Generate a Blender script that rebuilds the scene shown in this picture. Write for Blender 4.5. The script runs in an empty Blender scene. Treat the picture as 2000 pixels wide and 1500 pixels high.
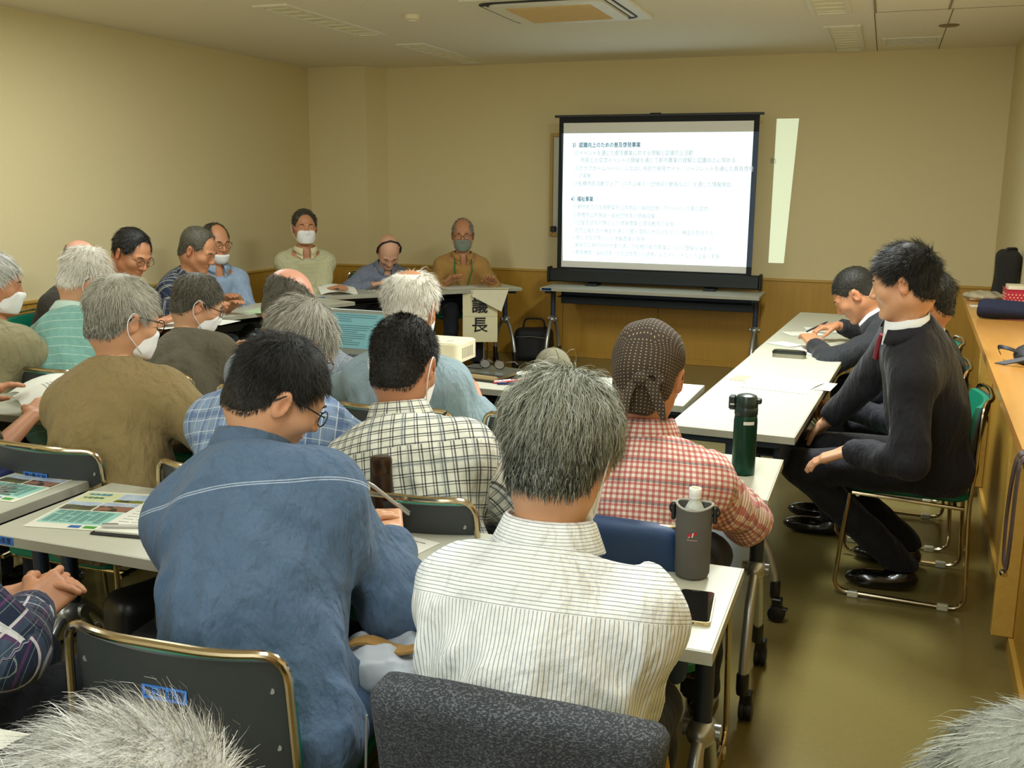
import bpy, math, random
import numpy as np
from mathutils import Vector, Matrix, Euler

# ------------------------------------------------------------------ camera, light, exposure
SC = bpy.context.scene
COL = SC.collection
cam = bpy.data.objects.new('camera', bpy.data.cameras.new('camera'))
COL.objects.link(cam)
PIT, YAW, ROL, CAMH = .199, .352, .008, 1.558
_fw = Vector((-math.sin(YAW)*math.cos(PIT), math.cos(YAW)*math.cos(PIT), -math.sin(PIT)))
_rt = Vector((math.cos(YAW), math.sin(YAW), 0)); _up = _rt.cross(_fw)
_r2 = _rt*math.cos(ROL)+_up*math.sin(ROL); _u2 = -_rt*math.sin(ROL)+_up*math.cos(ROL)
cam.matrix_world = Matrix(((_r2.x, _u2.x, -_fw.x, 0), (_r2.y, _u2.y, -_fw.y, 0), (_r2.z, _u2.z, -_fw.z, CAMH), (0, 0, 0, 1)))
cam.data.sensor_width = 36; cam.data.lens = 35.06; cam.data.clip_start = .03; cam.data.clip_end = 60
SC.camera = cam
SC.view_settings.view_transform = 'Standard'; SC.view_settings.look = 'None'
SC.view_settings.gamma = 1; SC.view_settings.use_curve_mapping = False
SC.view_settings.exposure = 0.0
SC.cycles.use_denoising = True
SC.cycles.max_bounces = 6; SC.cycles.diffuse_bounces = 4; SC.cycles.glossy_bounces = 3
SC.cycles.transparent_max_bounces = 8; SC.cycles.transmission_bounces = 4
SC.cycles.sample_clamp_indirect = 4.0; SC.cycles.caustics_reflective = False; SC.cycles.caustics_refractive = False
W = bpy.data.worlds.new('world'); SC.world = W; W.use_nodes = True
W.node_tree.nodes['Background'].inputs[0].default_value = (1, .95, .85, 1)
W.node_tree.nodes['Background'].inputs[1].default_value = .05
def area(name, loc, rot, sx, sy, power, col):
    l = bpy.data.lights.new(name, 'AREA'); l.shape = 'RECTANGLE'; l.size = sx; l.size_y = sy
    l.energy = power; l.color = col
    o = bpy.data.objects.new(name, l); COL.objects.link(o); o.location = loc; o.rotation_euler = rot
    return o
# the ceiling lights that are on, over the back of the room, behind and above the camera
for _x, _ps in ((-3.55, (20, 17, 12, 36)), (-.45, (22, 22, 22, 92))):
    for _y, _p in zip((-1.6, .4, 2.4, 4.5), _ps):
        area('ceiling_lamp', (_x, _y, 2.56), (0, 0, 0), .24, 1.2, _p, (.92, .98, .97))
# added cool fill light from behind the camera, no window is built
area('added_cool_fill', (-1.9, -2.5, 1.75), (math.radians(90), 0, 0), 4.2, 1.3, 62, (.80, .93, 1))
# the projector's beam: a point of light behind a rectangular gate (see the projector)
PROJ = Vector((-1.90, 4.575, .775))
sp = bpy.data.lights.new('projector_beam', 'SPOT'); sp.energy = 900; sp.spot_size = math.radians(64); sp.spot_blend = 0
sp.shadow_soft_size = .0015; sp.color = (.56, .80, 1)
spo = bpy.data.objects.new('projector_beam', sp); COL.objects.link(spo); spo.location = PROJ
spo.rotation_euler = (math.radians(90+9), 0, 0)
sp.use_nodes = True

# ------------------------------------------------------------------ node helpers
def new_mat(name):
    m = bpy.data.materials.new(name); m.use_nodes = True
    return m, m.node_tree, m.node_tree.nodes['Principled BSDF']
def _inp(nt, s, v):
    if isinstance(v, (int, float)): s.default_value = v
    elif isinstance(v, (tuple, list)): s.default_value = v if len(v) == len(s.default_value) else tuple(v)+(1,)
    else: nt.links.new(v, s)
def M(nt, op, a, b=0., c=0.):
    n = nt.nodes.new('ShaderNodeMath'); n.operation = op
    for s, v in zip(n.inputs, (a, b, c)): _inp(nt, s, v)
    return n.outputs[0]
def MIX(nt, f, a, b, mode='MIX'):
    n = nt.nodes.new('ShaderNodeMix'); n.data_type = 'RGBA'; n.blend_type = mode
    _inp(nt, n.inputs[0], f); _inp(nt, n.inputs[6], a); _inp(nt, n.inputs[7], b)
    return n.outputs[2]
def NOISE(nt, vec, scale, detail=3., rough=.5, out=0):
    n = nt.nodes.new('ShaderNodeTexNoise'); n.inputs['Scale'].default_value = scale
    n.inputs['Detail'].default_value = detail; n.inputs['Roughness'].default_value = rough
    if vec is not None: nt.links.new(vec, n.inputs['Vector'])
    return n.outputs[out]
def OBJC(nt):
    n = nt.nodes.new('ShaderNodeTexCoord'); return n.outputs['Object']
def SCALE(nt, vec, s):
    n = nt.nodes.new('ShaderNodeMapping'); n.inputs['Scale'].default_value = s
    nt.links.new(vec, n.inputs['Vector']); return n.outputs[0]
def BUMP(nt, b, h, strength, dist=.01):
    n = nt.nodes.new('ShaderNodeBump'); n.inputs['Strength'].default_value = strength; n.inputs['Distance'].default_value = dist
    nt.links.new(h, n.inputs['Height']); nt.links.new(n.outputs[0], b.inputs['Normal']); return n
def ATTR(nt, name):
    n = nt.nodes.new('ShaderNodeAttribute'); n.attribute_name = name; return n
def XYZ(nt, vec):
    n = nt.nodes.new('ShaderNodeSeparateXYZ'); nt.links.new(vec, n.inputs[0]); return n.outputs
def lin(c):
    return tuple((x/12.92 if x <= .04045 else ((x+.055)/1.055)**2.4) for x in c)
def rgb(r, g, b): return lin((r/255, g/255, b/255))
_mats = {}
def plain(name, col, rough=.5, metal=0., var=.08, scale=20., spec=.5, bump=0., trans=0., emit=None, coat=0., sheen=0.):
    """a procedural material: base colour with a little noise of its own"""
    if name in _mats: return _mats[name]
    m, nt, b = new_mat(name); oc = OBJC(nt)
    n = NOISE(nt, oc, scale)
    lo = tuple(max(0, c*(1-var)) for c in col); hi = tuple(min(1, c*(1+var)) for c in col)
    nt.links.new(MIX(nt, n, lo, hi), b.inputs['Base Color'])
    b.inputs['Roughness'].default_value = rough; b.inputs['Metallic'].default_value = metal
    b.inputs['Specular IOR Level'].default_value = spec
    if trans: b.inputs['Transmission Weight'].default_value = trans
    if coat: b.inputs['Coat Weight'].default_value = coat
    if sheen: b.inputs['Sheen Weight'].default_value = sheen
    if bump: BUMP(nt, b, NOISE(nt, oc, scale*6, 2), bump, .002)
    if emit:
        b.inputs['Emission Color'].default_value = (*emit[0], 1); b.inputs['Emission Strength'].default_value = emit[1]
    _mats[name] = m
    return m

# the beam leaves the lens as a rectangle
_nt = sp.node_tree; _em = _nt.nodes['Emission']
_tc = _nt.nodes.new('ShaderNodeTexCoord'); _sx = _nt.nodes.new('ShaderNodeSeparateXYZ'); _nt.links.new(_tc.outputs['Normal'], _sx.inputs[0])
_az = M(_nt, 'ABSOLUTE', _sx.outputs[2])
_u = M(_nt, 'DIVIDE', _sx.outputs[0], _az); _v = M(_nt, 'DIVIDE', _sx.outputs[1], _az)
_k = M(_nt, 'MULTIPLY', M(_nt, 'MULTIPLY', M(_nt, 'GREATER_THAN', _u, -.186), M(_nt, 'LESS_THAN', _u, .279)), M(_nt, 'MULTIPLY', M(_nt, 'GREATER_THAN', _v, -.1235), M(_nt, 'LESS_THAN', _v, .155)))
_nt.links.new(_k, _em.inputs['Strength'])
# ------------------------------------------------------------------ mesh helpers
def link(name, me, m=None, parent=None, label=None, cat=None, group=None, kind=None):
    o = bpy.data.objects.new(name, me); COL.objects.link(o)
    if m is not None and me is not None and not me.materials:
        for k in (m if isinstance(m, (list, tuple)) else [m]): me.materials.append(k)
    if parent is not None: o.parent = parent
    tag(o, label, cat, group, kind); return o
def tag(o, label=None, cat=None, group=None, kind=None):
    if label: o['label'] = label
    if cat: o['category'] = cat
    if group: o['group'] = group
    if kind: o['kind'] = kind
    return o
def thing(name, label, cat, loc=(0, 0, 0), rz=0., group=None, kind=None):
    o = bpy.data.objects.new(name, None); COL.objects.link(o); o.location = loc; o.rotation_euler = (0, 0, rz)
    o.empty_display_size = .1
    return tag(o, label, cat, group, kind)
def mesh_np(name, V, F, smooth=True, angle=None, attrs=None):
    V = np.asarray(V, np.float32); me = bpy.data.meshes.new(name)
    if isinstance(F, np.ndarray):
        n, k = F.shape
        me.vertices.add(len(V)); me.vertices.foreach_set('co', V.ravel())
        me.loops.add(n*k); me.loops.foreach_set('vertex_index', F.astype(np.int32).ravel())
        me.polygons.add(n); me.polygons.foreach_set('loop_start', np.arange(0, n*k, k, dtype=np.int32))
        me.update(calc_edges=True); me.validate()
    else:
        me.from_pydata([tuple(map(float, v)) for v in V], [], F); me.update()
    if smooth:
        me.polygons.foreach_set('use_smooth', np.ones(len(me.polygons), bool))
        if angle: me.set_sharp_from_angle(angle=math.radians(angle))
    for k, a in (attrs or {}).items():
        a = np.asarray(a, np.float32)
        if a.ndim == 1: me.attributes.new(k, 'FLOAT', 'POINT').data.foreach_set('value', a)
        else: me.attributes.new(k, 'FLOAT_VECTOR', 'POINT').data.foreach_set('vector', a.ravel())
    return me
class MB:
    def __init__(s): s.v = []; s.f = []
    def add(s, V, F, T=None):
        o = len(s.v)
        s.v += [tuple((T @ Vector(v)) if T is not None else v) for v in V]
        s.f += [tuple(i+o for i in f) for f in F]; return s
    def box(s, x0, x1, y0, y1, z0, z1, c=.003, T=None):
        """box with chamfered edges"""
        c = min(c, (x1-x0)*.45, (y1-y0)*.45, (z1-z0)*.45)
        V = []; idx = {}
        for i, X in enumerate((x0, x1)):
            for j, Y in enumerate((y0, y1)):
                for k, Z in enumerate((z0, z1)):
                    sx, sy, sz = 1-2*i, 1-2*j, 1-2*k
                    idx[i, j, k] = len(V)
                    V += [(X, Y+sy*c, Z+sz*c), (X+sx*c, Y, Z+sz*c), (X+sx*c, Y+sy*c, Z)]
        F = []
        for i in (0, 1):
            q = [idx[i, 0, 0], idx[i, 0, 1], idx[i, 1, 1], idx[i, 1, 0]]; F.append(tuple(q if i == 0 else q[::-1]))
            q = [idx[0, i, 0]+1, idx[1, i, 0]+1, idx[1, i, 1]+1, idx[0, i, 1]+1]; F.append(tuple(q if i == 0 else q[::-1]))
            q = [idx[0, 0, i]+2, idx[0, 1, i]+2, idx[1, 1, i]+2, idx[1, 0, i]+2]; F.append(tuple(q if i == 0 else q[::-1]))
        for a in (0, 1):
            for b in (0, 1):
                q = [idx[a, b, 0], idx[a, b, 0]+1, idx[a, b, 1]+1, idx[a, b, 1]]; F.append(tuple(q if (a+b) % 2 == 0 else q[::-1]))
                q = [idx[a, 0, b]+2, idx[a, 0, b], idx[a, 1, b], idx[a, 1, b]+2]; F.append(tuple(q if (a+b) % 2 == 0 else q[::-1]))
                q = [idx[0, a, b]+1, idx[0, a, b]+2, idx[1, a, b]+2, idx[1, a, b]+1]; F.append(tuple(q if (a+b) % 2 == 0 else q[::-1]))
                for d in (0, 1):
                    t = [idx[a, b, d], idx[a, b, d]+1, idx[a, b, d]+2]; F.append(tuple(t[::-1] if (a+b+d) % 2 == 0 else t))
        return s.add(V, F, T)
    def tube(s, pts, r, n=8, closed=False, T=None):
        pts = [Vector(p) for p in pts]; V = []; F = []; m = len(pts)
        rr = r if isinstance(r, (list, tuple)) else [r]*m
        ref = None
        for i, p in enumerate(pts):
            a = pts[(i-1) % m] if (closed or i) else p; b = pts[(i+1) % m] if (closed or i < m-1) else p
            d = (b-a).normalized()
            if ref is None: ref = d.orthogonal().normalized()
            ref = (ref-d*ref.dot(d)); ref = ref.normalized() if ref.length > 1e-6 else d.orthogonal().normalized()
            q = d.cross(ref)
            for k in range(n):
                t = 2*math.pi*k/n; V.append(tuple(p+(ref*math.cos(t)+q*math.sin(t))*rr[i]))
        for i in range(m if closed else m-1):
            j = (i+1) % m
            for k in range(n):
                k2 = (k+1) % n; F.append((i*n+k, i*n+k2, j*n+k2, j*n+k))
        if not closed: F += [tuple(range(n))[::-1], tuple((m-1)*n+k for k in range(n))]
        return s.add(V, F, T)
    def lathe(s, prof, n=24, T=None, sx=1., sy=1.):
        """profile of (radius, z) from bottom to top, closed with caps"""
        V = []; F = []; m = len(prof)
        for r, z in prof:
            for k in range(n):
                t = 2*math.pi*k/n; V.append((r*math.cos(t)*sx, r*math.sin(t)*sy, z))
        for i in range(m-1):
            for k in range(n):
                k2 = (k+1) % n; F.append((i*n+k, i*n+k2, (i+1)*n+k2, (i+1)*n+k))
        F += [tuple(range(n))[::-1], tuple((m-1)*n+k for k in range(n))]
        return s.add(V, F, T)
    def prism(s, out, z0, z1, T=None):
        n = len(out); V = [(x, y, z0) for x, y in out]+[(x, y, z1) for x, y in out]
        F = [tuple(range(n))[::-1], tuple(range(n, 2*n))]+[(i, (i+1) % n, n+(i+1) % n, n+i) for i in range(n)]
        return s.add(V, F, T)
    def ball(s, c, r, n=12, T=None):
        r = r if isinstance(r, (list, tuple)) else (r, r, r); V = []; F = []; m = n//2
        for i in range(1, m):
            a = math.pi*i/m
            for k in range(n):
                t = 2*math.pi*k/n; V.append((c[0]+r[0]*math.sin(a)*math.cos(t), c[1]+r[1]*math.sin(a)*math.sin(t), c[2]-r[2]*math.cos(a)))
        b = len(V); V += [(c[0], c[1], c[2]-r[2]), (c[0], c[1], c[2]+r[2])]
        for i in range(m-2):
            for k in range(n):
                k2 = (k+1) % n; F.append((i*n+k, i*n+k2, (i+1)*n+k2, (i+1)*n+k))
        for k in range(n):
            k2 = (k+1) % n; F.append((b, k2, k)); F.append((b+1, (m-2)*n+k, (m-2)*n+k2))
        return s.add(V, F, T)
    def sheet(s, fn, nu, nv, th=0., T=None):
        """grid surface fn(u,v)->point, thickened along -z if th"""
        V = []; F = []
        for i in range(nu+1):
            for j in range(nv+1): V.append(tuple(fn(i/nu, j/nv)))
        w = nv+1; n = len(V)
        F = [(i*w+j, (i+1)*w+j, (i+1)*w+j+1, i*w+j+1) for i in range(nu) for j in range(nv)]
        if th:
            V += [(x, y, z-th) for x, y, z in V]; F += [tuple(n+k for k in f[::-1]) for f in F[:]]
            rim = [(i*w) for i in range(nu+1)]+[nu*w+j for j in range(1, nv+1)]+[(i*w+nv) for i in range(nu-1, -1, -1)]+[j for j in range(nv-1, 0, -1)]
            for a, b in zip(rim, rim[1:]+rim[:1]): F.append((b, a, n+a, n+b))
        return s.add(V, F, T)
    def mesh(s, name, angle=35): return mesh_np(name, s.v, s.f, True, angle)
    def build(s, name, m, parent=None, angle=35, **k): return link(name, s.mesh(name, angle), m, parent, **k)
def TR(loc=(0, 0, 0), rot=(0, 0, 0)): return Matrix.Translation(loc) @ Euler(rot).to_matrix().to_4x4()
def copy_tree(o, parent=None):
    c = o.copy(); COL.objects.link(c)
    if parent is not None: c.parent = parent
    for ch in list(o.children): copy_tree(ch, c)
    return c
def rrect(w, h, r, n=5, cx=0, cy=0):
    P = []
    for sx, sy, a0 in ((1, 1, 0), (-1, 1, 90), (-1, -1, 180), (1, -1, 270)):
        for i in range(n+1):
            a = math.radians(a0+90*i/n); P.append((cx+sx*(w/2-r)+r*math.cos(a), cy+sy*(h/2-r)+r*math.sin(a)))
    return P
def text(name, s, size, m, parent=None, loc=(0, 0, 0), rot=(0, 0, 0), bold=0., align='LEFT', width=None, ext=.0002, bev=0., **k):
    c = bpy.data.curves.new(name, 'FONT'); c.body = s; c.size = size; c.offset = bold; c.extrude = ext; c.bevel_depth = bev; c.bevel_resolution = 0
    c.align_x = align; c.align_y = 'CENTER'; c.resolution_u = 2
    t = bpy.data.objects.new(name, c); COL.objects.link(t)
    dg = bpy.context.evaluated_depsgraph_get(); me = bpy.data.meshes.new_from_object(t.evaluated_get(dg))
    bpy.data.objects.remove(t); me.materials.clear()
    o = link(name, me, m, parent, **k); o.location = loc; o.rotation_euler = rot
    if width and len(me.vertices):
        xs = [v.co.x for v in me.vertices]; w0 = max(xs)-min(xs)
        if w0 > 0: o.scale = (width/w0, 1, 1)
    return o
# ------------------------------------------------------------------ materials of the room
def wall_paper(name, col):
    m, nt, b = new_mat(name); oc = OBJC(nt)
    n = NOISE(nt, oc, 140, 2, .6); n2 = NOISE(nt, oc, 2.2, 2)
    c = MIX(nt, n, tuple(x*.95 for x in col), tuple(x*1.04 for x in col))
    nt.links.new(MIX(nt, M(nt, 'MULTIPLY', n2, .12), c, tuple(x*.9 for x in col)), b.inputs['Base Color'])
    b.inputs['Roughness'].default_value = .85; b.inputs['Specular IOR Level'].default_value = .25
    BUMP(nt, b, n, .25, .002); return m
def wood(name, col, rough=.4, vertical=True, coat=0.):
    m, nt, b = new_mat(name); oc = OBJC(nt)
    v = SCALE(nt, oc, (14, 14, 1.1) if vertical else (14, 1.1, 14))
    n = NOISE(nt, v, 3., 6, .62); n3 = NOISE(nt, oc, .9, 2)
    c = MIX(nt, n, tuple(x*.78 for x in col), tuple(min(1, x*1.14) for x in col))
    nt.links.new(MIX(nt, M(nt, 'MULTIPLY', n3, .2), c, tuple(x*.8 for x in col)), b.inputs['Base Color'])
    b.inputs['Roughness'].default_value = rough
    if coat: b.inputs['Coat Weight'].default_value = coat; b.inputs['Coat Roughness'].default_value = .18
    return m
WALLM = wall_paper('cream_wallpaper', rgb(227, 212, 165))
WOODM = wood('oak_wainscot', rgb(192, 147, 56), .42)
WOODT = wood('oak_rail', rgb(200, 160, 74), .38, False)
COUNT = wood('varnished_oak_counter', rgb(206, 148, 72), .28, False, .4)
def ceil_mat():
    m, nt, b = new_mat('speckled_ceiling_board'); oc = OBJC(nt)
    n = NOISE(nt, oc, 60, 3, .7); n = M(nt, 'GREATER_THAN', n, .66)
    c = rgb(240, 232, 212)
    nt.links.new(MIX(nt, n, c, tuple(x*.82 for x in c)), b.inputs['Base Color']); b.inputs['Roughness'].default_value = .9
    BUMP(nt, b, NOISE(nt, oc, 90, 2), .2, .002); return m
CEILM = ceil_mat()
def floor_mat():
    m, nt, b = new_mat('waxed_vinyl_floor'); oc = OBJC(nt)
    n = NOISE(nt, oc, 55, 4, .7); n2 = NOISE(nt, oc, 1.5, 3)
    c = rgb(126, 114, 66)
    a = MIX(nt, n, tuple(x*.86 for x in c), tuple(x*1.1 for x in c))
    nt.links.new(MIX(nt, M(nt, 'MULTIPLY', n2, .25), a, tuple(x*.85 for x in c)), b.inputs['Base Color'])
    r = M(nt, 'ADD', M(nt, 'MULTIPLY', n2, .12), .14); nt.links.new(r, b.inputs['Roughness'])
    b.inputs['Specular IOR Level'].default_value = .5
    BUMP(nt, b, NOISE(nt, oc, 5, 2), .06, .01); return m
FLOORM = floor_mat()
WHITE = plain('white_enamel', rgb(232, 228, 212), .45)
CREAMP = plain('cream_plastic', rgb(236, 226, 196), .5)
DARKV = plain('dark_vent', rgb(28, 26, 22), .7)
SILVER = plain('silver_paint_steel', rgb(178, 180, 178), .32, .75, .04)
NAVYST = plain('dark_blue_grey_steel', rgb(48, 58, 74), .45, .2)
BLACKP = plain('black_plastic', rgb(20, 20, 20), .42)
CHROME = plain('chrome', rgb(196, 180, 148), .16, 1., .03)
TOPM = plain('grey_laminate', rgb(192, 192, 174), .33, 0, .04, 60, .5)
EDGEM = plain('grey_table_edge', rgb(168, 166, 150), .45)
STICK = plain('blue_sticker', rgb(52, 118, 204), .5)
INK = plain('black_ink', rgb(18, 20, 30), .6)
PAPER = plain('white_paper', rgb(226, 226, 212), .75, 0, .03)
GREEN = plain('teal_green_vinyl', rgb(0, 118, 88), .5, 0, .1, 30)
SHELL = plain('charcoal_backrest_shell', rgb(54, 58, 58), .48, 0, .08, 200, .5, .15)

# ------------------------------------------------------------------ room shell
H = 2.595; YF = 8.67; YB = -3.0; XL = -5.16; XR = .83
MB().box(XL-.1, XR+.3, YB-.1, YF+.1, -.06, 0, 0).build('floor', FLOORM, kind='structure')
MB().box(XL-.1, XR+.3, YB-.1, YF+.1, H, H+.06, 0).build('ceiling', CEILM, kind='structure')
def wall(name, x0, x1, y0, y1):
    return MB().box(x0, x1, y0, y1, 0, H, 0).build(name, WALLM, kind='structure')
wall('wall_far', XL-.1, XR+.1, YF, YF+.1); wall('wall_left', XL-.1, XL, YB, YF)
wall('wall_right', XR, XR+.1, YB, YF); wall('wall_back', XL-.1, XR+.1, YB-.1, YB)
wp = MB().prism([(-5.16, 8.44), (-4.556, 8.44), (-4.453, 8.67), (-5.16, 8.67)], 0, H).build('wall_pillar', WALLM, kind='structure')
# wainscot panels, each board a piece of the wall's panelling
def wains(name, p0, p1, nrm, step, z1=.765):
    """oak boards from p0 to p1 standing off the wall along nrm, with a cap rail"""
    p0 = Vector(p0); p1 = Vector(p1); L = (p1-p0).length; d = (p1-p0)/L; n = Vector(nrm)
    root = thing(name, None, None, kind='structure')
    k = max(1, round(L/step)); w = L/k
    ang = math.atan2(d.y, d.x); sg = 1 if Vector((-d.y, d.x)).dot(n) > 0 else -1
    me = MB().box(.0015, w-.0015, min(0, sg*.014), max(0, sg*.014), .05, z1, .0015).mesh('panel')
    me.materials.append(WOODM)
    for i in range(k):
        q = p0+d*w*i
        o = link('panel', me, None, root); o.location = (q.x, q.y, 0); o.rotation_euler = (0, 0, ang)
    r = MB().box(0, L, min(0, sg*.024), max(0, sg*.024), z1, z1+.022, .004).build('cap_rail', WOODT, root); r.location = (p0.x, p0.y, 0); r.rotation_euler = (0, 0, ang)
    r = MB().box(0, L, min(0, sg*.018), max(0, sg*.018), 0, .05, .002).build('base_board', WOODM, root); r.location = (p0.x, p0.y, 0); r.rotation_euler = (0, 0, ang)
    return root
wains('trim_1', (-4.453, YF), (XR, YF), (0, -1), .9)
wains('trim_2', (XL, YB), (XL, 8.44), (1, 0), .9)
wains('trim_3', (XL, 8.44), (-4.556, 8.44), (0, -1), .6)
wains('trim_4', (-4.556, 8.44), (-4.453, YF), (1, 0), .45)
# ceiling board joints
g = MB()
for x in (-.153, .29): g.box(x-.003, x+.003, 6.78, 8.66, H-.0015, H+.001, 0)
g.box(-.153, .82, 6.775, 6.781, H-.0015, H+.001, 0)
g.build('trim_5', plain('joint_shadow_gap', rgb(120, 108, 84), .9), kind='structure')
def troffer(x, y0, y1, label, w=.2):
    t = thing('ceiling_light', label, 'ceiling light', (x, (y0+y1)/2, H), 0, 'recessed ceiling lights that are switched off')
    L = (y1-y0)/2; f = MB()
    f.box(-w/2-.02, -w/2+.012, -L-.02, L+.02, -.012, .004, .003); f.box(w/2-.012, w/2+.02, -L-.02, L+.02, -.012, .004, .003)
    f.box(-w/2+.012, w/2-.012, -L-.02, -L+.012, -.012, .004, .003); f.box(-w/2+.012, w/2-.012, L-.012, L+.02, -.012, .004, .003)
    f.build('frame', WHITE, t)
    MB().box(-w/2+.012, w/2-.012, -L+.012, L-.012, -.005, .002, .001).build('diffuser', plain('milky_diffuser', rgb(232, 226, 196), .35), t)
    b = MB()
    for k in range(9):
        y = -L+.02+(2*L-.04)*(k+.5)/9; b.box(-w/2+.013, w/2-.013, y-.002, y+.002, -.009, -.004, .0005)
    b.build('louvre', WHITE, t, kind='stuff')
    return t
troffer(-3.56, 5.43, 6.68, 'off ceiling light nearest the left wall, left of the air conditioner')
troffer(-3.50, 7.22, 8.45, 'off ceiling light in front of the far wall, left of the screen')
troffer(-.40, 5.45, 6.70, 'off ceiling light at the right cut by the top of the frame')
troffer(-.36, 7.27, 8.53, 'off ceiling light right of the screen, close to the far wall')
# cassette air conditioner
t = thing('air_conditioner', 'square white cassette air conditioner with beige grille in the ceiling', 'air conditioner', (-1.93, 6.05, H))
MB().box(-.47, .47, -.47, .47, -.018, .004, .006).build('panel', WHITE, t)
MB().prism(rrect(.80, .80, .09), -.021, -.017).build('air_slot', DARKV, t)
MB().prism(rrect(.70, .70, .07), -.034, -.016).build('intake_panel', WHITE, t)
MB().box(-.26, .26, -.26, .26, -.038, -.03, .003).build('grille', plain('beige_filter_mesh', rgb(206, 176, 120), .7), t)
gr = MB()
for k in range(26): gr.box(-.255, .255, -.25+k*.02-.002, -.25+k*.02+.002, -.041, -.037, .0005)
gr.build('slat', plain('beige_grille_bar', rgb(214, 188, 136), .6), t, kind='stuff')
for s in (-1, 1): MB().box(s*.375-.012, s*.375+.012, -.3, .3, -.024, -.019, .003).build('air_flap', WHITE, t)
t = thing('smoke_detector', 'small round white detector on ceiling near the left lights', 'detector', (-2.91, 6.03, H))
MB().lathe([(.03, -.032), (.045, -.026), (.05, -.008), (.05, 0)], 20).build('housing', CREAMP, t)
MB().lathe([(.02, -.04), (.026, -.038), (.028, -.03)], 16).build('sensor', WHITE, t)
t = thing('ceiling_speaker', 'round brown ceiling fitting above the right tables', 'ceiling fitting', (.30, 7.44, H))
MB().lathe([(.055, -.008), (.062, -.005), (.065, 0)], 24).build('cover', plain('brown_fitting', rgb(128, 104, 66), .5), t)
t = thing('ceiling_vent', 'rectangular slotted ceiling vent above the far right corner', 'vent', (.085, 8.15, H))
f = MB()
for a in ((-.2, .2, -.2, -.185), (-.2, .2, .185, .2), (-.2, -.17, -.185, .185), (.17, .2, -.185, .185)): f.box(*a, -.008, .004, .002)
f.build('frame', WHITE, t)
MB().box(-.17, .17, -.185, .185, -.003, .003, 0).build('backing', plain('vent_back', rgb(190, 184, 156), .6), t)
for k in range(6): MB().box(-.168, .168, -.17+k*.062, -.158+k*.062, -.008, -.002, .001).build('slat', WHITE, t)
t = thing('access_hatch', 'square ceiling access hatch at the top right of frame', 'hatch', (.06, 6.35, H))
MB().box(-.2, .2, -.42, .40, -.004, .002, .001).build('hatch_door', CEILM, t)
f = MB(); f.box(-.213, -.2, -.43, .41, -.008, .002, .001); f.box(.2, .213, -.43, .41, -.008, .002, .001)
f.build('frame', plain('hatch_rail', rgb(150, 136, 104), .6), t)
# ------------------------------------------------------------------ counter along the right wall
CZ = .86
def cx_(y): return .40+.028*(y-3.0)
t = thing('counter', 'long varnished oak counter along the right wall', 'counter')
V = [(cx_(-1), -1), (XR-.003, -1), (XR-.003, 7.15), (cx_(7.15), 7.15)]
MB().prism(V, CZ-.035, CZ).build('countertop', COUNT, t)
y0 = -1.0
me = None
for i in range(9):
    ya, yb = y0+.9*i, min(7.10, y0+.9*i+.9)
    o = MB().prism([(cx_(ya)+.10, ya+.0015), (cx_(ya)+.14, ya+.0015), (cx_(yb)+.14, yb-.0015), (cx_(yb)+.10, yb-.0015)], .06, CZ-.036).build('panel', WOODM, t)
MB().prism([(cx_(-1)+.085, -1), (cx_(-1)+.1, -1), (cx_(7.1)+.1, 7.1), (cx_(7.1)+.085, 7.1)], 0, .06).build('plinth', WOODT, t)
for ya in (1.7, 3.55, 5.4): MB().box(cx_(ya)+.03, cx_(ya)+.099, ya-.02, ya+.02, .062, CZ-.037, .003).build('support_post', WOODT, t)
MB().box(cx_(7.1)+.14, XR-.004, 7.07, 7.10, 0, CZ-.036, .002).build('end_panel', WOODM, t)

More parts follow.
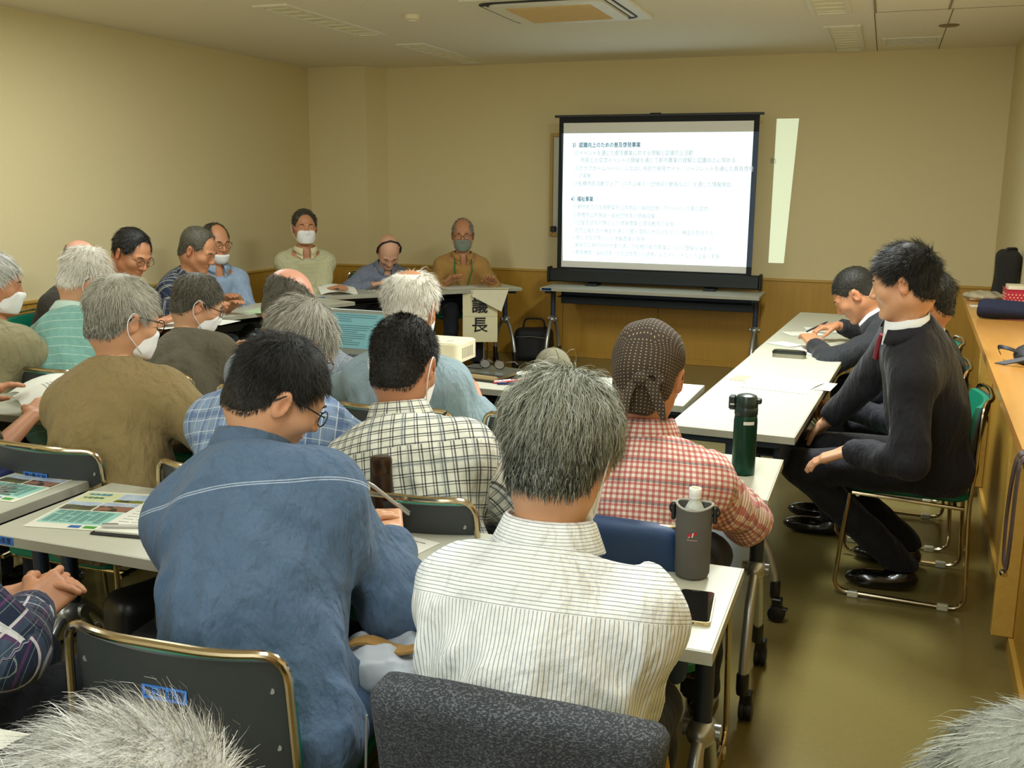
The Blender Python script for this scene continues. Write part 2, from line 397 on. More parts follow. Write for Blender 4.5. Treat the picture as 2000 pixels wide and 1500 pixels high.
# ------------------------------------------------------------------ tables
def curve_leg(s, y0=0.):
    """silver leg bowing out from the hub to a caster; s = +1 forward, -1 back"""
    return [(0, s*.012, .412), (0, s*.055, .392), (0, s*.112, .33), (0, s*.155, .245), (0, s*.178, .17), (0, s*.185, .115)]
def caster_mb(s):
    c = MB(); c.lathe([(.017, .085), (.019, .10), (.019, .145), (.0175, .15)], 12, TR((0, s*.185, 0)))
    return c
def make_table(length=1.8, depth=.45, shelf=True):
    t = bpy.data.objects.new('folding_table', None); COL.objects.link(t)
    MB().box(-length/2+.003, length/2-.003, -depth/2+.003, depth/2-.003, .674, .7, .002).build('tabletop', TOPM, t)
    e = MB(); h = length/2; d = depth/2
    e.prism([(-h, -d), (h, -d), (h, -d+.0035), (-h, -d+.0035)], .673, .6985); e.prism([(-h, d-.0035), (h, d-.0035), (h, d), (-h, d)], .673, .6985)
    e.prism([(-h, -d+.0035), (-h+.0035, -d+.0035), (-h+.0035, d-.0035), (-h, d-.0035)], .673, .6985); e.prism([(h-.0035, -d+.0035), (h, -d+.0035), (h, d-.0035), (h-.0035, d-.0035)], .673, .6985)
    e.build('edge_band', EDGEM, t)
    if shelf:
        MB().box(-h+.08, h-.08, -.012, .15, .60, .606, .002).build('shelf', NAVYST, t)
    MB().box(-h+.07, h-.07, .145, .17, .53, .66, .004).build('modesty_panel', NAVYST, t)
    for sx in (-1, 1):
        x = sx*(h-.045)
        l = bpy.data.objects.new('leg', None)
        lg = MB(); lg.box(x-.022, x+.022, -.17, .17, .645, .673, .004); lg.tube([(x, 0, .66), (x, 0, .43)], .021, 14)
        L = lg.build('leg', NAVYST, t)
        hb = MB(); hb.ball((x, 0, .408), (.034, .052, .032), 16); hb.tube([(x-.04, 0, .41), (x+.04, 0, .41)], .018, 12)
        hb.build('hub', SILVER, L)
        for s in (-1, 1):
            T = TR((x, 0, 0)); MB().tube(curve_leg(s), [.014, .015, .0155, .0155, .0155, .015], 12, T=T).build('foot_tube', SILVER, L)
            c = caster_mb(s); c2 = MB(); c2.add(c.v, c.f, T)
            Tw = TR((x+.012, s*.185+.012, .031), (0, math.pi/2, 0))
            c2.lathe([(.026, -.020), (.031, -.017), (.031, -.004), (.026, -.002), (.026, .002), (.031, .004), (.031, .017), (.026, .020)], 20, Tw)
            c2.box(x-.006, x+.03, s*.185-.006, s*.185+.03, .05, .09, .004); c2.box(x, x+.024, s*.185+.03, s*.185+.05, .048, .054, .002)
            c2.build('caster', BLACKP, L)
    return t
TAB = make_table()
_tfirst = [True]
def table(cx, cy, rz, label, sticker=None, group=None):
    o = TAB if _tfirst[0] else copy_tree(TAB); _tfirst[0] = False
    o.location = (cx, cy, 0); o.rotation_euler = (0, 0, rz); tag(o, label, 'table', group)
    if sticker is not None:
        s = MB().box(sticker, sticker+.085, -.2262, -.225, .677, .697, .0002).build('sticker', STICK, o)
        s['label'] = 'blue room label sticker'
        text('lettering', '第2集会室', .0165, INK, s, (sticker+.0425, -.2264, .687), (math.pi/2, 0, 0), align='CENTER', bold=.0002)
    return o
table(-1.140, 1.977, 0, 'grey-topped folding table with phone and sleeved bottle, front row right', -.885)
table(-3.012, 2.035, 0, 'folding table at far left edge with keys and a flyer', -.885)
table(-1.144, 2.960, 0, 'folding table of second row with dark green bottle', -.885)
table(-3.010, 2.960, 0, 'folding table of second row behind man in tan jacket', -.885)
table(-1.585, 4.085, -.02, 'folding table holding projector, planner and glasses', -.055)
table(-3.43, 4.085, 0, 'folding table in front of man in aqua shirt', -.885)
table(-3.575, 7.345, math.radians(47.7), 'diagonal head table with hanging calligraphy sheets')
table(-4.07, 5.62, math.radians(72), 'side table before man in light blue shirt', group=None)
table(-3.83, 3.9+.02, math.radians(88), 'side table before man in olive shirt') if False else None
table(-1.77, 8.16, 0, 'folding table under the projection screen', -.885)
ra = -.053
table(-.589+.225+.9*math.sin(ra), 5.298-.9, ra-math.pi/2, 'right side folding table nearer the camera, with loose papers')
table(-.589+.225-.9*math.sin(ra)-.004, 5.298+.905, ra-math.pi/2, 'right side folding table where the man is writing')
table(-1.6, .62, 0, 'white table corner at bottom left beside the white hair', None)

# ------------------------------------------------------------------ chairs
def fillet(pts, r, n=5, closed=False):
    out = []; m = len(pts); P = [Vector(p) for p in pts]
    for i, p in enumerate(P):
        if not closed and i in (0, m-1): out.append(p); continue
        a = (P[i-1]-p); b = (P[(i+1) % m]-p); rr = min(r, a.length*.45, b.length*.45)
        s = p+a.normalized()*rr; e = p+b.normalized()*rr
        for k in range(n+1):
            t = k/n; out.append(s*(1-t)**2+p*2*t*(1-t)+e*t*t)
    return out
def backrest_pt(u, v, off=0.):
    """u -1..1 across, v 0..1 up; the rest curves around the sitter and leans back"""
    x = u*.235; z = .53+v*.27; y = -.235-.035*v+.045*u*u+off
    return (x, y, z)
def make_chair():
    t = bpy.data.objects.new('stacking_chair', None); COL.objects.link(t)
    # frame: one sled loop each side joined over the top of the back
    pts = [(-.245, .20, .425), (-.25, .235, .02), (-.25, -.235, .012), (-.25, -.215, .42), (-.245, -.225, .60), (-.235, -.232, .815),
           (-.12, -.268, .815), (.12, -.268, .815), (.235, -.232, .815), (.245, -.225, .60), (.25, -.215, .42), (.25, -.235, .012), (.25, .235, .02), (.245, .20, .425)]
    f = MB(); f.tube(fillet(pts, .06, 5), .0085, 10)
    f.tube(fillet([(-.245, .19, .428), (-.245, -.20, .41)], .02), .008, 8); f.tube([(.245, .19, .428), (.245, -.20, .41)], .008, 8)
    f.tube([(-.245, .17, .42), (.245, .17, .42)], .008, 8); f.tube([(-.25, -.17, .41), (.25, -.17, .41)], .008, 8)
    f.build('frame', CHROME, t)
    for sx in (-1, 1):
        for sy in (-.16, .16): MB().box(sx*.25-.012, sx*.25+.012, sy-.02, sy+.02, 0, .026, .004).build('glide', plain('clear_plastic_glide', rgb(206, 204, 178), .3), t)
    s = MB(); s.prism(rrect(.45, .43, .05), 0, 1)
    out = rrect(.45, .43, .05, 6); o2 = rrect(.43, .41, .05, 6); n = len(out)
    V = [(x, y, .425) for x, y in o2]+[(x, y, .434) for x, y in out]+[(x, y, .452) for x, y in out]+[(x, y, .464) for x, y in o2]+[(x*.8, y*.8, .468) for x, y in o2]
    F = [tuple(range(n))[::-1]]+[(r*n+i, r*n+(i+1) % n, (r+1)*n+(i+1) % n, (r+1)*n+i) for r in range(4) for i in range(n)]+[tuple(4*n+i for i in range(n))]
    MB().add(V, F).build('seat', GREEN, t)
    # back shell, rounded top corners, and front pad
    def rest(off, th, sc, name, m):
        nu, nv = 14, 8; b = MB(); V = []; F = []
        def pt(i, j, o):
            u = -1+2*i/nu; v = j/nv; lim = 1
            if v > .62: k = (v-.62)/.38; lim = math.sqrt(max(0, 1-(k**2.6)*.16))
            x, y, z = backrest_pt(u*sc*lim, .5+(v-.5)*sc, 0); return (x, y+o, z)
        for o in (off, off+th):
            for i in range(nu+1):
                for j in range(nv+1): V.append(pt(i, j, o))
        w = nv+1; N = (nu+1)*w
        for i in range(nu):
            for j in range(nv):
                q = (i*w+j, (i+1)*w+j, (i+1)*w+j+1, i*w+j+1); F.append(q); F.append(tuple(N+k for k in q[::-1]))
        rim = [i*w for i in range(nu+1)]+[nu*w+j for j in range(1, nv+1)]+[i*w+nv for i in range(nu-1, -1, -1)]+[j for j in range(nv-1, 0, -1)]
        for a, c in zip(rim, rim[1:]+rim[:1]): F.append((c, a, N+a, N+c))
        return b.add(V, F).build(name, m, t, 40)
    rest(0, .007, .985, 'backrest_shell', SHELL); rest(.0075, .02, .96, 'backrest_pad', GREEN)
    sc = MB()
    for u in (-.86, .86):
        for v in (.35, .78):
            p = backrest_pt(u, v); sc.lathe([(.006, -.002), (.006, .0)], 10, TR((p[0], p[1]-.0005, p[2]), (math.pi/2, 0, 0)))
    sc.build('screw', SILVER, t)
    p = backrest_pt(0, .70)
    st = MB().box(-.048, .048, p[1]-.0025, p[1]-.0015, p[2]-.0135, p[2]+.0135, .0002).build('sticker', STICK, t)
    st['label'] = 'blue room label sticker'
    text('lettering', '第2集会室', .0195, INK, st, (0, p[1]-.0028, p[2]), (math.pi/2, 0, 0), align='CENTER', bold=.0003)
    return t
CHA = make_chair(); _cfirst = [True]
def chair(x, y, rz, label, sz=1.):
    o = CHA if _cfirst[0] else copy_tree(CHA); _cfirst[0] = False
    o.location = (x, y, 0); o.rotation_euler = (0, 0, rz); o.scale = (.93*sz, sz, .975*sz); tag(o, label, 'chair', 'stacking chairs with charcoal backs')
    return o
# ------------------------------------------------------------------ distance-field bodies
f32 = np.float32
def A3(*v): return np.array(v, f32)
def nrm(v): v = np.asarray(v, f32); return v/(np.linalg.norm(v)+1e-9)
def ell(P, c, r, R=None):
    q = P-np.asarray(c, f32)
    if R is not None: q = q @ R
    r = np.asarray(r, f32); k0 = np.sqrt(((q/r)**2).sum(1)); k1 = np.sqrt(((q/(r*r))**2).sum(1))+1e-6
    return k0*(k0-1)/k1
def cone(P, a, b, ra, rb):
    a = np.asarray(a, f32); b = np.asarray(b, f32); ab = b-a; q = P-a
    t = np.clip((q@ab)/max(float(ab@ab), 1e-9), 0, 1)
    d = q-t[:, None]*ab
    return np.sqrt((d*d).sum(1))-(ra+(rb-ra)*t)
def smin(a, b, k):
    h = np.maximum(k-np.abs(a-b), 0)/k; return np.minimum(a, b)-h*h*k*.25
def smax(a, b, k): return -smin(-a, -b, k)
def rboxf(P, c, hb, r, R):
    q = np.abs((P-np.asarray(c, f32)) @ R)-np.asarray(hb, f32)+r
    return np.sqrt((np.maximum(q, 0)**2).sum(1))+np.minimum(q.max(1), 0)-r
def net(fn, lo, hi, h):
    """surface nets: the zero level of fn between lo and hi as quads"""
    lo = np.asarray(lo, f32); n = np.ceil((np.asarray(hi, f32)-lo)/h).astype(int)+1
    ax = [lo[i]+h*np.arange(n[i], dtype=f32) for i in range(3)]
    G = np.stack(np.meshgrid(*ax, indexing='ij'), -1).reshape(-1, 3)
    V = fn(G).reshape(n); S = V < 0
    corner = [(i, j, k) for i in (0, 1) for j in (0, 1) for k in (0, 1)]
    sl = lambda A, c: A[c[0]:c[0]+n[0]-1, c[1]:c[1]+n[1]-1, c[2]:c[2]+n[2]-1]
    cnt = sum(sl(S, c).astype(np.int8) for c in corner)
    act = (cnt > 0) & (cnt < 8); I = np.argwhere(act)
    if len(I) == 0: return np.zeros((0, 3), f32), np.zeros((0, 4), int)
    vals = {c: V[I[:, 0]+c[0], I[:, 1]+c[1], I[:, 2]+c[2]] for c in corner}
    acc = np.zeros((len(I), 3), f32); w = np.zeros(len(I), f32)
    for a in corner:
        for d in range(3):
            if a[d]: continue
            b = list(a); b[d] = 1; b = tuple(b); va, vb = vals[a], vals[b]
            m = (va < 0) != (vb < 0); t = np.where(m, va/(va-vb+1e-12), 0)
            p = np.tile(A3(*a), (len(I), 1)); p[:, d] += t
            acc += p*m[:, None]; w += m
    X = lo+(I+acc/w[:, None])*h
    idx = -np.ones(n-1, int); idx[act] = np.arange(len(I)); Q = []
    for d in range(3):
        e, g = [(1, 2), (2, 0), (0, 1)][d]
        s0 = [slice(1, n[k]-1) for k in range(3)]; s0[d] = slice(0, n[d]-1); s1 = list(s0); s1[d] = slice(1, n[d])
        a, b = S[tuple(s0)], S[tuple(s1)]
        E = np.argwhere(a != b)
        if len(E) == 0: continue
        sgn = a[tuple(E.T)]; off = np.ones(3, int); off[d] = 0; E = E+off
        def at(de, dg):
            q = E.copy(); q[:, e] -= de; q[:, g] -= dg; return idx[tuple(q.T)]
        q = np.stack([at(0, 0), at(1, 0), at(1, 1), at(0, 1)], 1); q[~sgn] = q[~sgn][:, ::-1]
        Q.append(q[(q >= 0).all(1)])
    return X.astype(f32), np.concatenate(Q)
def join(parts):
    Vs, Fs, o = [], [], 0
    for V, F in parts:
        Vs.append(V); Fs.append(F+o); o += len(V)
    return np.concatenate(Vs), np.concatenate(Fs)
def rotm(yaw=0, pitch=0, roll=0):
    """yaw left +, pitch down +, roll to the right +"""
    return np.array((Matrix.Rotation(yaw, 3, 'Z') @ Matrix.Rotation(-pitch, 3, 'X') @ Matrix.Rotation(roll, 3, 'Y')), f32)

# head, in its own frame: x right, y forward, z up, centre between the ears
def head_sdf(P, face=True):
    Q = P.copy(); Q[:, 0] = np.abs(Q[:, 0])
    d = ell(P, (0, -.018, .032), (.0765, .098, .087))
    d = smin(d, ell(P, (0, .030, -.022), (.066, .063, .088)), .03)
    d = smin(d, cone(Q, (.040, .0, -.062), (.014, .064, -.104), .026, .019), .03)
    d = smin(d, ell(P, (0, -.045, -.05), (.06, .06, .055)), .04)
    if not face: return d
    d = smin(d, ell(P, (0, .078, -.103), (.021, .018, .017)), .02)
    d = smin(d, ell(Q, (.038, .058, -.028), (.026, .028, .024)), .02)
    d = smin(d, cone(Q, (.012, .086, .016), (.040, .074, .014), .011, .010), .014)
    d = smax(d, -ell(Q, (.031, .104, -.003), (.021, .02, .014)), .012)
    d = smin(d, ell(Q, (.031, .077, -.004), (.0155, .0135, .0115)), .004)
    d = smin(d, cone(P, (0, .088, .006), (0, .107, -.034), .007, .0115), .011)
    d = smin(d, ell(Q, (.0115, .096, -.038), (.009, .011, .008)), .006)
    d = smin(d, ell(P, (0, .0855, -.064), (.024, .011, .0075)), .006)
    d = smin(d, ell(P, (0, .0835, -.0745), (.020, .011, .0075)), .005)
    d = smax(d, -ell(P, (0, .1, -.0688), (.026, .012, .0016)), .004)
    R = rotm(-.35, 0, .12)
    e = ell(Q, (.0815, -.012, -.012), (.0075, .0185, .033), R)
    e = smax(e, -ell(Q, (.092, -.008, -.010), (.009, .010, .020), R), .006)
    return smin(d, e, .008)
SKIN = {}
def skin(tone):
    if tone in SKIN: return SKIN[tone]
    c = {'mid': rgb(208, 156, 118), 'tan': rgb(192, 134, 96), 'pale': rgb(220, 170, 140), 'pink': rgb(214, 154, 128)}[tone]
    m, nt, b = new_mat('skin_'+tone); oc = OBJC(nt); n = NOISE(nt, oc, 22, 3); a = ATTR(nt, 'red').outputs['Fac']
    col = MIX(nt, n, tuple(x*.9 for x in c), tuple(min(1, x*1.06) for x in c))
    col = MIX(nt, M(nt, 'MULTIPLY', a, .75), col, (c[0]*.86, c[1]*.52, c[2]*.5, 1))
    nt.links.new(col, b.inputs['Base Color']); b.inputs['Roughness'].default_value = .48
    b.inputs['Subsurface Weight'].default_value = .05; b.inputs['Subsurface Radius'].default_value = (.02, .008, .004); b.inputs['Subsurface Scale'].default_value = .3
    BUMP(nt, b, NOISE(nt, oc, 160, 2), .12, .002); SKIN[tone] = m; return m

# ------------------------------------------------------------------ cloth patterns in the cloth's own coordinates
def cloth(name, base, stripes=(), rough=.8, weave=.12, wrinkle=.25, yoke=None, flip=False, var=.06, stitch=None):
    """stripes: (axis 0/1, period, width, offset, colour, strength); axis 0 runs along the cloth's length"""
    if name in _mats: return _mats[name]
    m, nt, b = new_mat(name); uv = XYZ(nt, ATTR(nt, 'cloth').outputs['Vector']); u, v, reg = uv[0], uv[1], uv[2]
    oc = OBJC(nt)
    if yoke is not None:   # above the yoke seam the stripes run across
        k = M(nt, 'MULTIPLY', M(nt, 'GREATER_THAN', v, yoke), M(nt, 'LESS_THAN', reg, .5)); ik = M(nt, 'SUBTRACT', 1., k)
        u2 = M(nt, 'ADD', M(nt, 'MULTIPLY', u, ik), M(nt, 'MULTIPLY', v, k)); v2 = M(nt, 'ADD', M(nt, 'MULTIPLY', v, ik), M(nt, 'MULTIPLY', u, k)); u, v = u2, v2
    n = NOISE(nt, oc, 9, 3)
    col = MIX(nt, n, tuple(x*(1-var) for x in base), tuple(min(1, x*(1+var)) for x in base))
    wn = NOISE(nt, SCALE(nt, oc, (420, 420, 90)), 1., 2)
    col = MIX(nt, M(nt, 'MULTIPLY', wn, weave), col, tuple(x*.45 for x in base))
    for ax, per, wid, off, c, st in stripes:
        s = u if ax == 0 else v
        fr = M(nt, 'ABSOLUTE', M(nt, 'SUBTRACT', M(nt, 'FRACT', M(nt, 'ADD', M(nt, 'DIVIDE', s, per), 50.5+off)), .5))
        k = M(nt, 'MULTIPLY', M(nt, 'LESS_THAN', fr, wid/per/2), st)
        col = MIX(nt, k, col, c)
    if stitch:
        c, lines = stitch
        for ax, val in lines:
            s = uv[ax]; k = M(nt, 'MULTIPLY', M(nt, 'LESS_THAN', M(nt, 'ABSOLUTE', M(nt, 'SUBTRACT', s, val)), .0011), M(nt, 'LESS_THAN', reg, .5)); col = MIX(nt, M(nt, 'MULTIPLY', k, .8), col, c)
    nt.links.new(col, b.inputs['Base Color']); b.inputs['Roughness'].default_value = rough; b.inputs['Specular IOR Level'].default_value = .2
    b.inputs['Sheen Weight'].default_value = .08
    w = NOISE(nt, SCALE(nt, oc, (7, 7, 4)), 1., 4, .55); w.node.inputs['Distortion'].default_value = .35
    w2 = NOISE(nt, SCALE(nt, oc, (30, 30, 7)), 1., 3, .5); w2.node.inputs['Distortion'].default_value = .15
    h = M(nt, 'ADD', M(nt, 'ADD', w, M(nt, 'MULTIPLY', w2, .42)), M(nt, 'MULTIPLY', NOISE(nt, oc, 500, 1), .02))
    BUMP(nt, b, h, min(1, wrinkle*1.7), .05); _mats[name] = m; return m

# ------------------------------------------------------------------ hair
def hair_mat(name, dark, light, rough=.5):
    if name in _mats: return _mats[name]
    m, nt, b = new_mat(name); a = ATTR(nt, 'tone').outputs['Fac']
    oc = OBJC(nt); n = NOISE(nt, SCALE(nt, oc, (260, 260, 60)), 1., 3, .7); a = M(nt, 'ADD', a, M(nt, 'MULTIPLY', M(nt, 'SUBTRACT', n, .5), .5)); n_ = a.node; n_.use_clamp = True
    nt.links.new(MIX(nt, a, dark, light), b.inputs['Base Color']); b.inputs['Roughness'].default_value = rough; BUMP(nt, b, n, .5, .004)
    b.inputs['Specular IOR Level'].default_value = .35; _mats[name] = m; return m
def zline(y, low=0.):
    return np.interp(y, [-.13, -.10, -.06, -.038, -.02, .0, .012, .03, .045, .06, .085, .10], [-.085+low, -.085+low, -.075+low, -.045, .005, .022, .002, .004, .022, .045, .058, .06])
def hair_mask(P, st):
    """positive where hair grows"""
    m = P[:, 2]-zline(P[:, 1], st.get('nape', 0.))
    fr = st.get('front', 0.)
    if fr: m = np.minimum(m, np.where(P[:, 2] > .04, (.082-fr)-P[:, 1]+.0*P[:, 0], 1))
    bt = st.get('bald')
    if bt:
        c, r = bt; m = np.minimum(m, ell(P, c, r)*1.)
    return m
def make_hair(T, s, st, parent, seed, name='hair'):
    """T: function head frame -> person frame; st: style"""
    rng = np.random.default_rng(seed); th = st.get('thick', .012); L0 = st.get('len', .03); N = st.get('n', 5000)
    low = st.get('nape', 0.)
    def hs(P):
        d = head_sdf(P, False)
        up = np.clip((P[:, 2]+.05)/.12, 0, 1); t = th*(.35+.65*up)
        m = hair_mask(P, st)
        return smax(d-st.get('shell', .62)*t*np.clip(m/.03+.25, .2, 1), -m, .006)
    V, F = net(hs, (-.12, -.15, -.13), (.12, .13, .16), .0055 if N > 2500 else .008)
    if N > 0:
        D = rng.normal(size=(N*3, 3)).astype(f32); D /= np.linalg.norm(D, axis=1)[:, None]
        P = A3(0, -.018, .01)+D*.2
        for _ in range(12): P = P-D*(head_sdf(P, False)-th*.42)[:, None]
        mk = hair_mask(P, st); keep = (mk > .002-.004*rng.random(len(P)))
        if st.get('thin'):   # sparser over the crown
            c, r, p = st['thin']; ins = ell(P, c, r) < 0; keep &= ~(ins & (rng.random(len(P)) < p))
        P = P[keep][:N]; n = len(P); c = A3(0, -.018, .02)
        Nn = (P-c)/A3(.0765, .098, .087)**2; Nn /= np.linalg.norm(Nn, axis=1)[:, None]
        cr = A3(*st.get('crown', (.005, -.07, .10)))
        d = P-cr; d[:, 2] -= .4*np.clip(-(P[:, 1]+.01)*10, 0, 1)*.2
        d += A3(*st.get('comb', (0, .0, 0)))*np.clip((P[:, 2]-.02)/.06, 0, 1)[:, None]
        d -= (d*Nn).sum(1)[:, None]*Nn; d /= np.linalg.norm(d, axis=1)[:, None]+1e-6
        low_ = np.clip((P[:, 2]+.08)/.14, .25, 1)
        clump = np.sin(P@rng.normal(size=(3, 4)).astype(f32)*90+rng.random(4)*6).astype(f32)
        wob = clump@rng.normal(size=(4, 3)).astype(f32)*.12
        L = L0*low_*(.7+.6*rng.random(n)); lift = st.get('lift', .35)*(1+.5*rng.normal(size=n))
        d = d+wob+rng.normal(size=(n, 3))*st.get('messy', .18)+Nn*lift[:, None]; d /= np.linalg.norm(d, axis=1)[:, None]
        K = st.get('seg', 4); pts = [P-Nn*.004]; q = P.copy(); gr = st.get('grav', .25)
        for k in range(K):
            q = q+d*(L/K)[:, None]; pts.append(q.copy()); d = d-A3(0, 0, gr/K)+rng.normal(size=(n, 3))*.05
            e = head_sdf(q, False); inn = np.clip(th*.85-e, 0, .02); d = d+Nn*(inn*18)[:, None]-Nn*(np.clip(e-th*1.15-L0*np.clip(lift, 0, 1)*.25, 0, 1)*45)[:, None]; d /= np.linalg.norm(d, axis=1)[:, None]
        w0 = st.get('w', .0006); side = np.cross(pts[1]-pts[0], Nn); side /= np.linalg.norm(side, axis=1)[:, None]+1e-9
        side = side+Nn*rng.normal(size=n)[:, None]*.5; R = []
        for k, p in enumerate(pts):
            w = w0*(1-.85*k/K); R += [p-side*w, p+side*w]
        SV = np.stack(R, 1).reshape(-1, 3); b = (np.arange(n)*2*(K+1))[:, None]
        SF = np.concatenate([b+np.array([2*k, 2*k+1, 2*k+3, 2*k+2]) for k in range(K)])
        tone = np.repeat(np.clip(rng.beta(*st.get('beta', (1.2, 1.2)), n)+.0, 0, 1), 2*(K+1))
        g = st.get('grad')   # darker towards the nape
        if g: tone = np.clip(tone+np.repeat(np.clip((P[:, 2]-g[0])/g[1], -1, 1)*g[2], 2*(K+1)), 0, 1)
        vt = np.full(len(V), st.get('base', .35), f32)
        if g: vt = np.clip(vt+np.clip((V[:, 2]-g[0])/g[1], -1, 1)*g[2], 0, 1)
        V, F = join([(V, F), (SV.astype(f32), SF)]); tone = np.concatenate([vt, tone])
    else: tone = np.full(len(V), st.get('base', .35), f32)
    me = mesh_np(name, T(V), F, True, None, {'tone': tone})
    return link(name, me, st['mat'], parent)

# ------------------------------------------------------------------ hands
def hand_prims(w, d, nrmv, side, curl=.5, spread=.12, sc=1., pinch=False):
    """w wrist, d direction of the fingers, nrmv back-of-hand normal, side +1 right -1 left"""
    d = nrm(d); n = nrm(np.asarray(nrmv, f32)-d*float(np.dot(nrmv, d))); x = np.cross(d, n)*side   # towards the little finger... thumb at -x
    R = np.stack([np.cross(d, n), d, n], 1).astype(f32)
    palm = (w+d*.05*sc, A3(.040, .048, .0135)*sc, .012*sc, R); F = []
    for i, (ox, L) in enumerate(((-.030, .070), (-.010, .078), (.010, .073), (.029, .057))):
        a = w+d*.092*sc+x*ox*sc; dd = nrm(d+x*ox*spread*10); c = curl*(.8+.12*i) if not (pinch and i < 2) else curl*1.05
        r = (.0092, .0094, .0090, .0080)[i]*sc; L = L*sc
        for k, f in enumerate((.45, .30, .25)):
            c2 = c*(.55, 1.0, .8)[k]; dd = nrm(dd*math.cos(c2)-n*math.sin(c2)); b = a+dd*L*f
            F.append((a, b, r, r*.93)); a = b; r *= .93
            n_ = nrm(np.cross(x, dd)); n_ = n_ if np.dot(n_, n) > 0 else n
    t0 = w+d*.022*sc-x*.026*sc; dd = nrm(d*.75-x*.75-n*.25); t1 = t0+dd*.038*sc
    dd = nrm(d*(.95)-x*(.2 if pinch or curl > .6 else .45)-n*(.35+.4*curl)); t2 = t1+dd*.030*sc; t3 = t2+nrm(dd+x*.25)*.025*sc
    TH = [(t0, t1, .0155*sc, .0125*sc), (t1, t2, .0115*sc, .0105*sc), (t2, t3, .0105*sc, .0088*sc)]
    return palm, F, TH
def hand_sdf(P, hp, fore, sc=1.):
    palm, F, TH = hp
    d = rboxf(P, palm[0], palm[1], palm[2], palm[3])
    fd = None
    for i in range(4):
        g = None
        for (a, b, ra, rb) in F[i*3:i*3+3]:
            e = cone(P, a, b, ra, rb); g = e if g is None else smin(g, e, .003)
        fd = g if fd is None else np.minimum(fd, g)
    d = smin(d, fd, .009*sc)
    g = None
    for (a, b, ra, rb) in TH:
        e = cone(P, a, b, ra, rb); g = e if g is None else smin(g, e, .006)
    d = smin(d, g, .012*sc)
    return smin(d, fore(P), .02)

def ik(S, T, l1, l2, pole):
    v = T-S; D = float(np.linalg.norm(v)); D2 = min(D, (l1+l2)*.995); u = v/D
    if D > D2: T = S+u*D2
    a = (l1*l1-l2*l2+D2*D2)/(2*D2); hgt = math.sqrt(max(l1*l1-a*a, 0))
    p = nrm(pole); p = p-u*float(np.dot(p, u)); p = nrm(p)
    return S+u*a+p*hgt, T

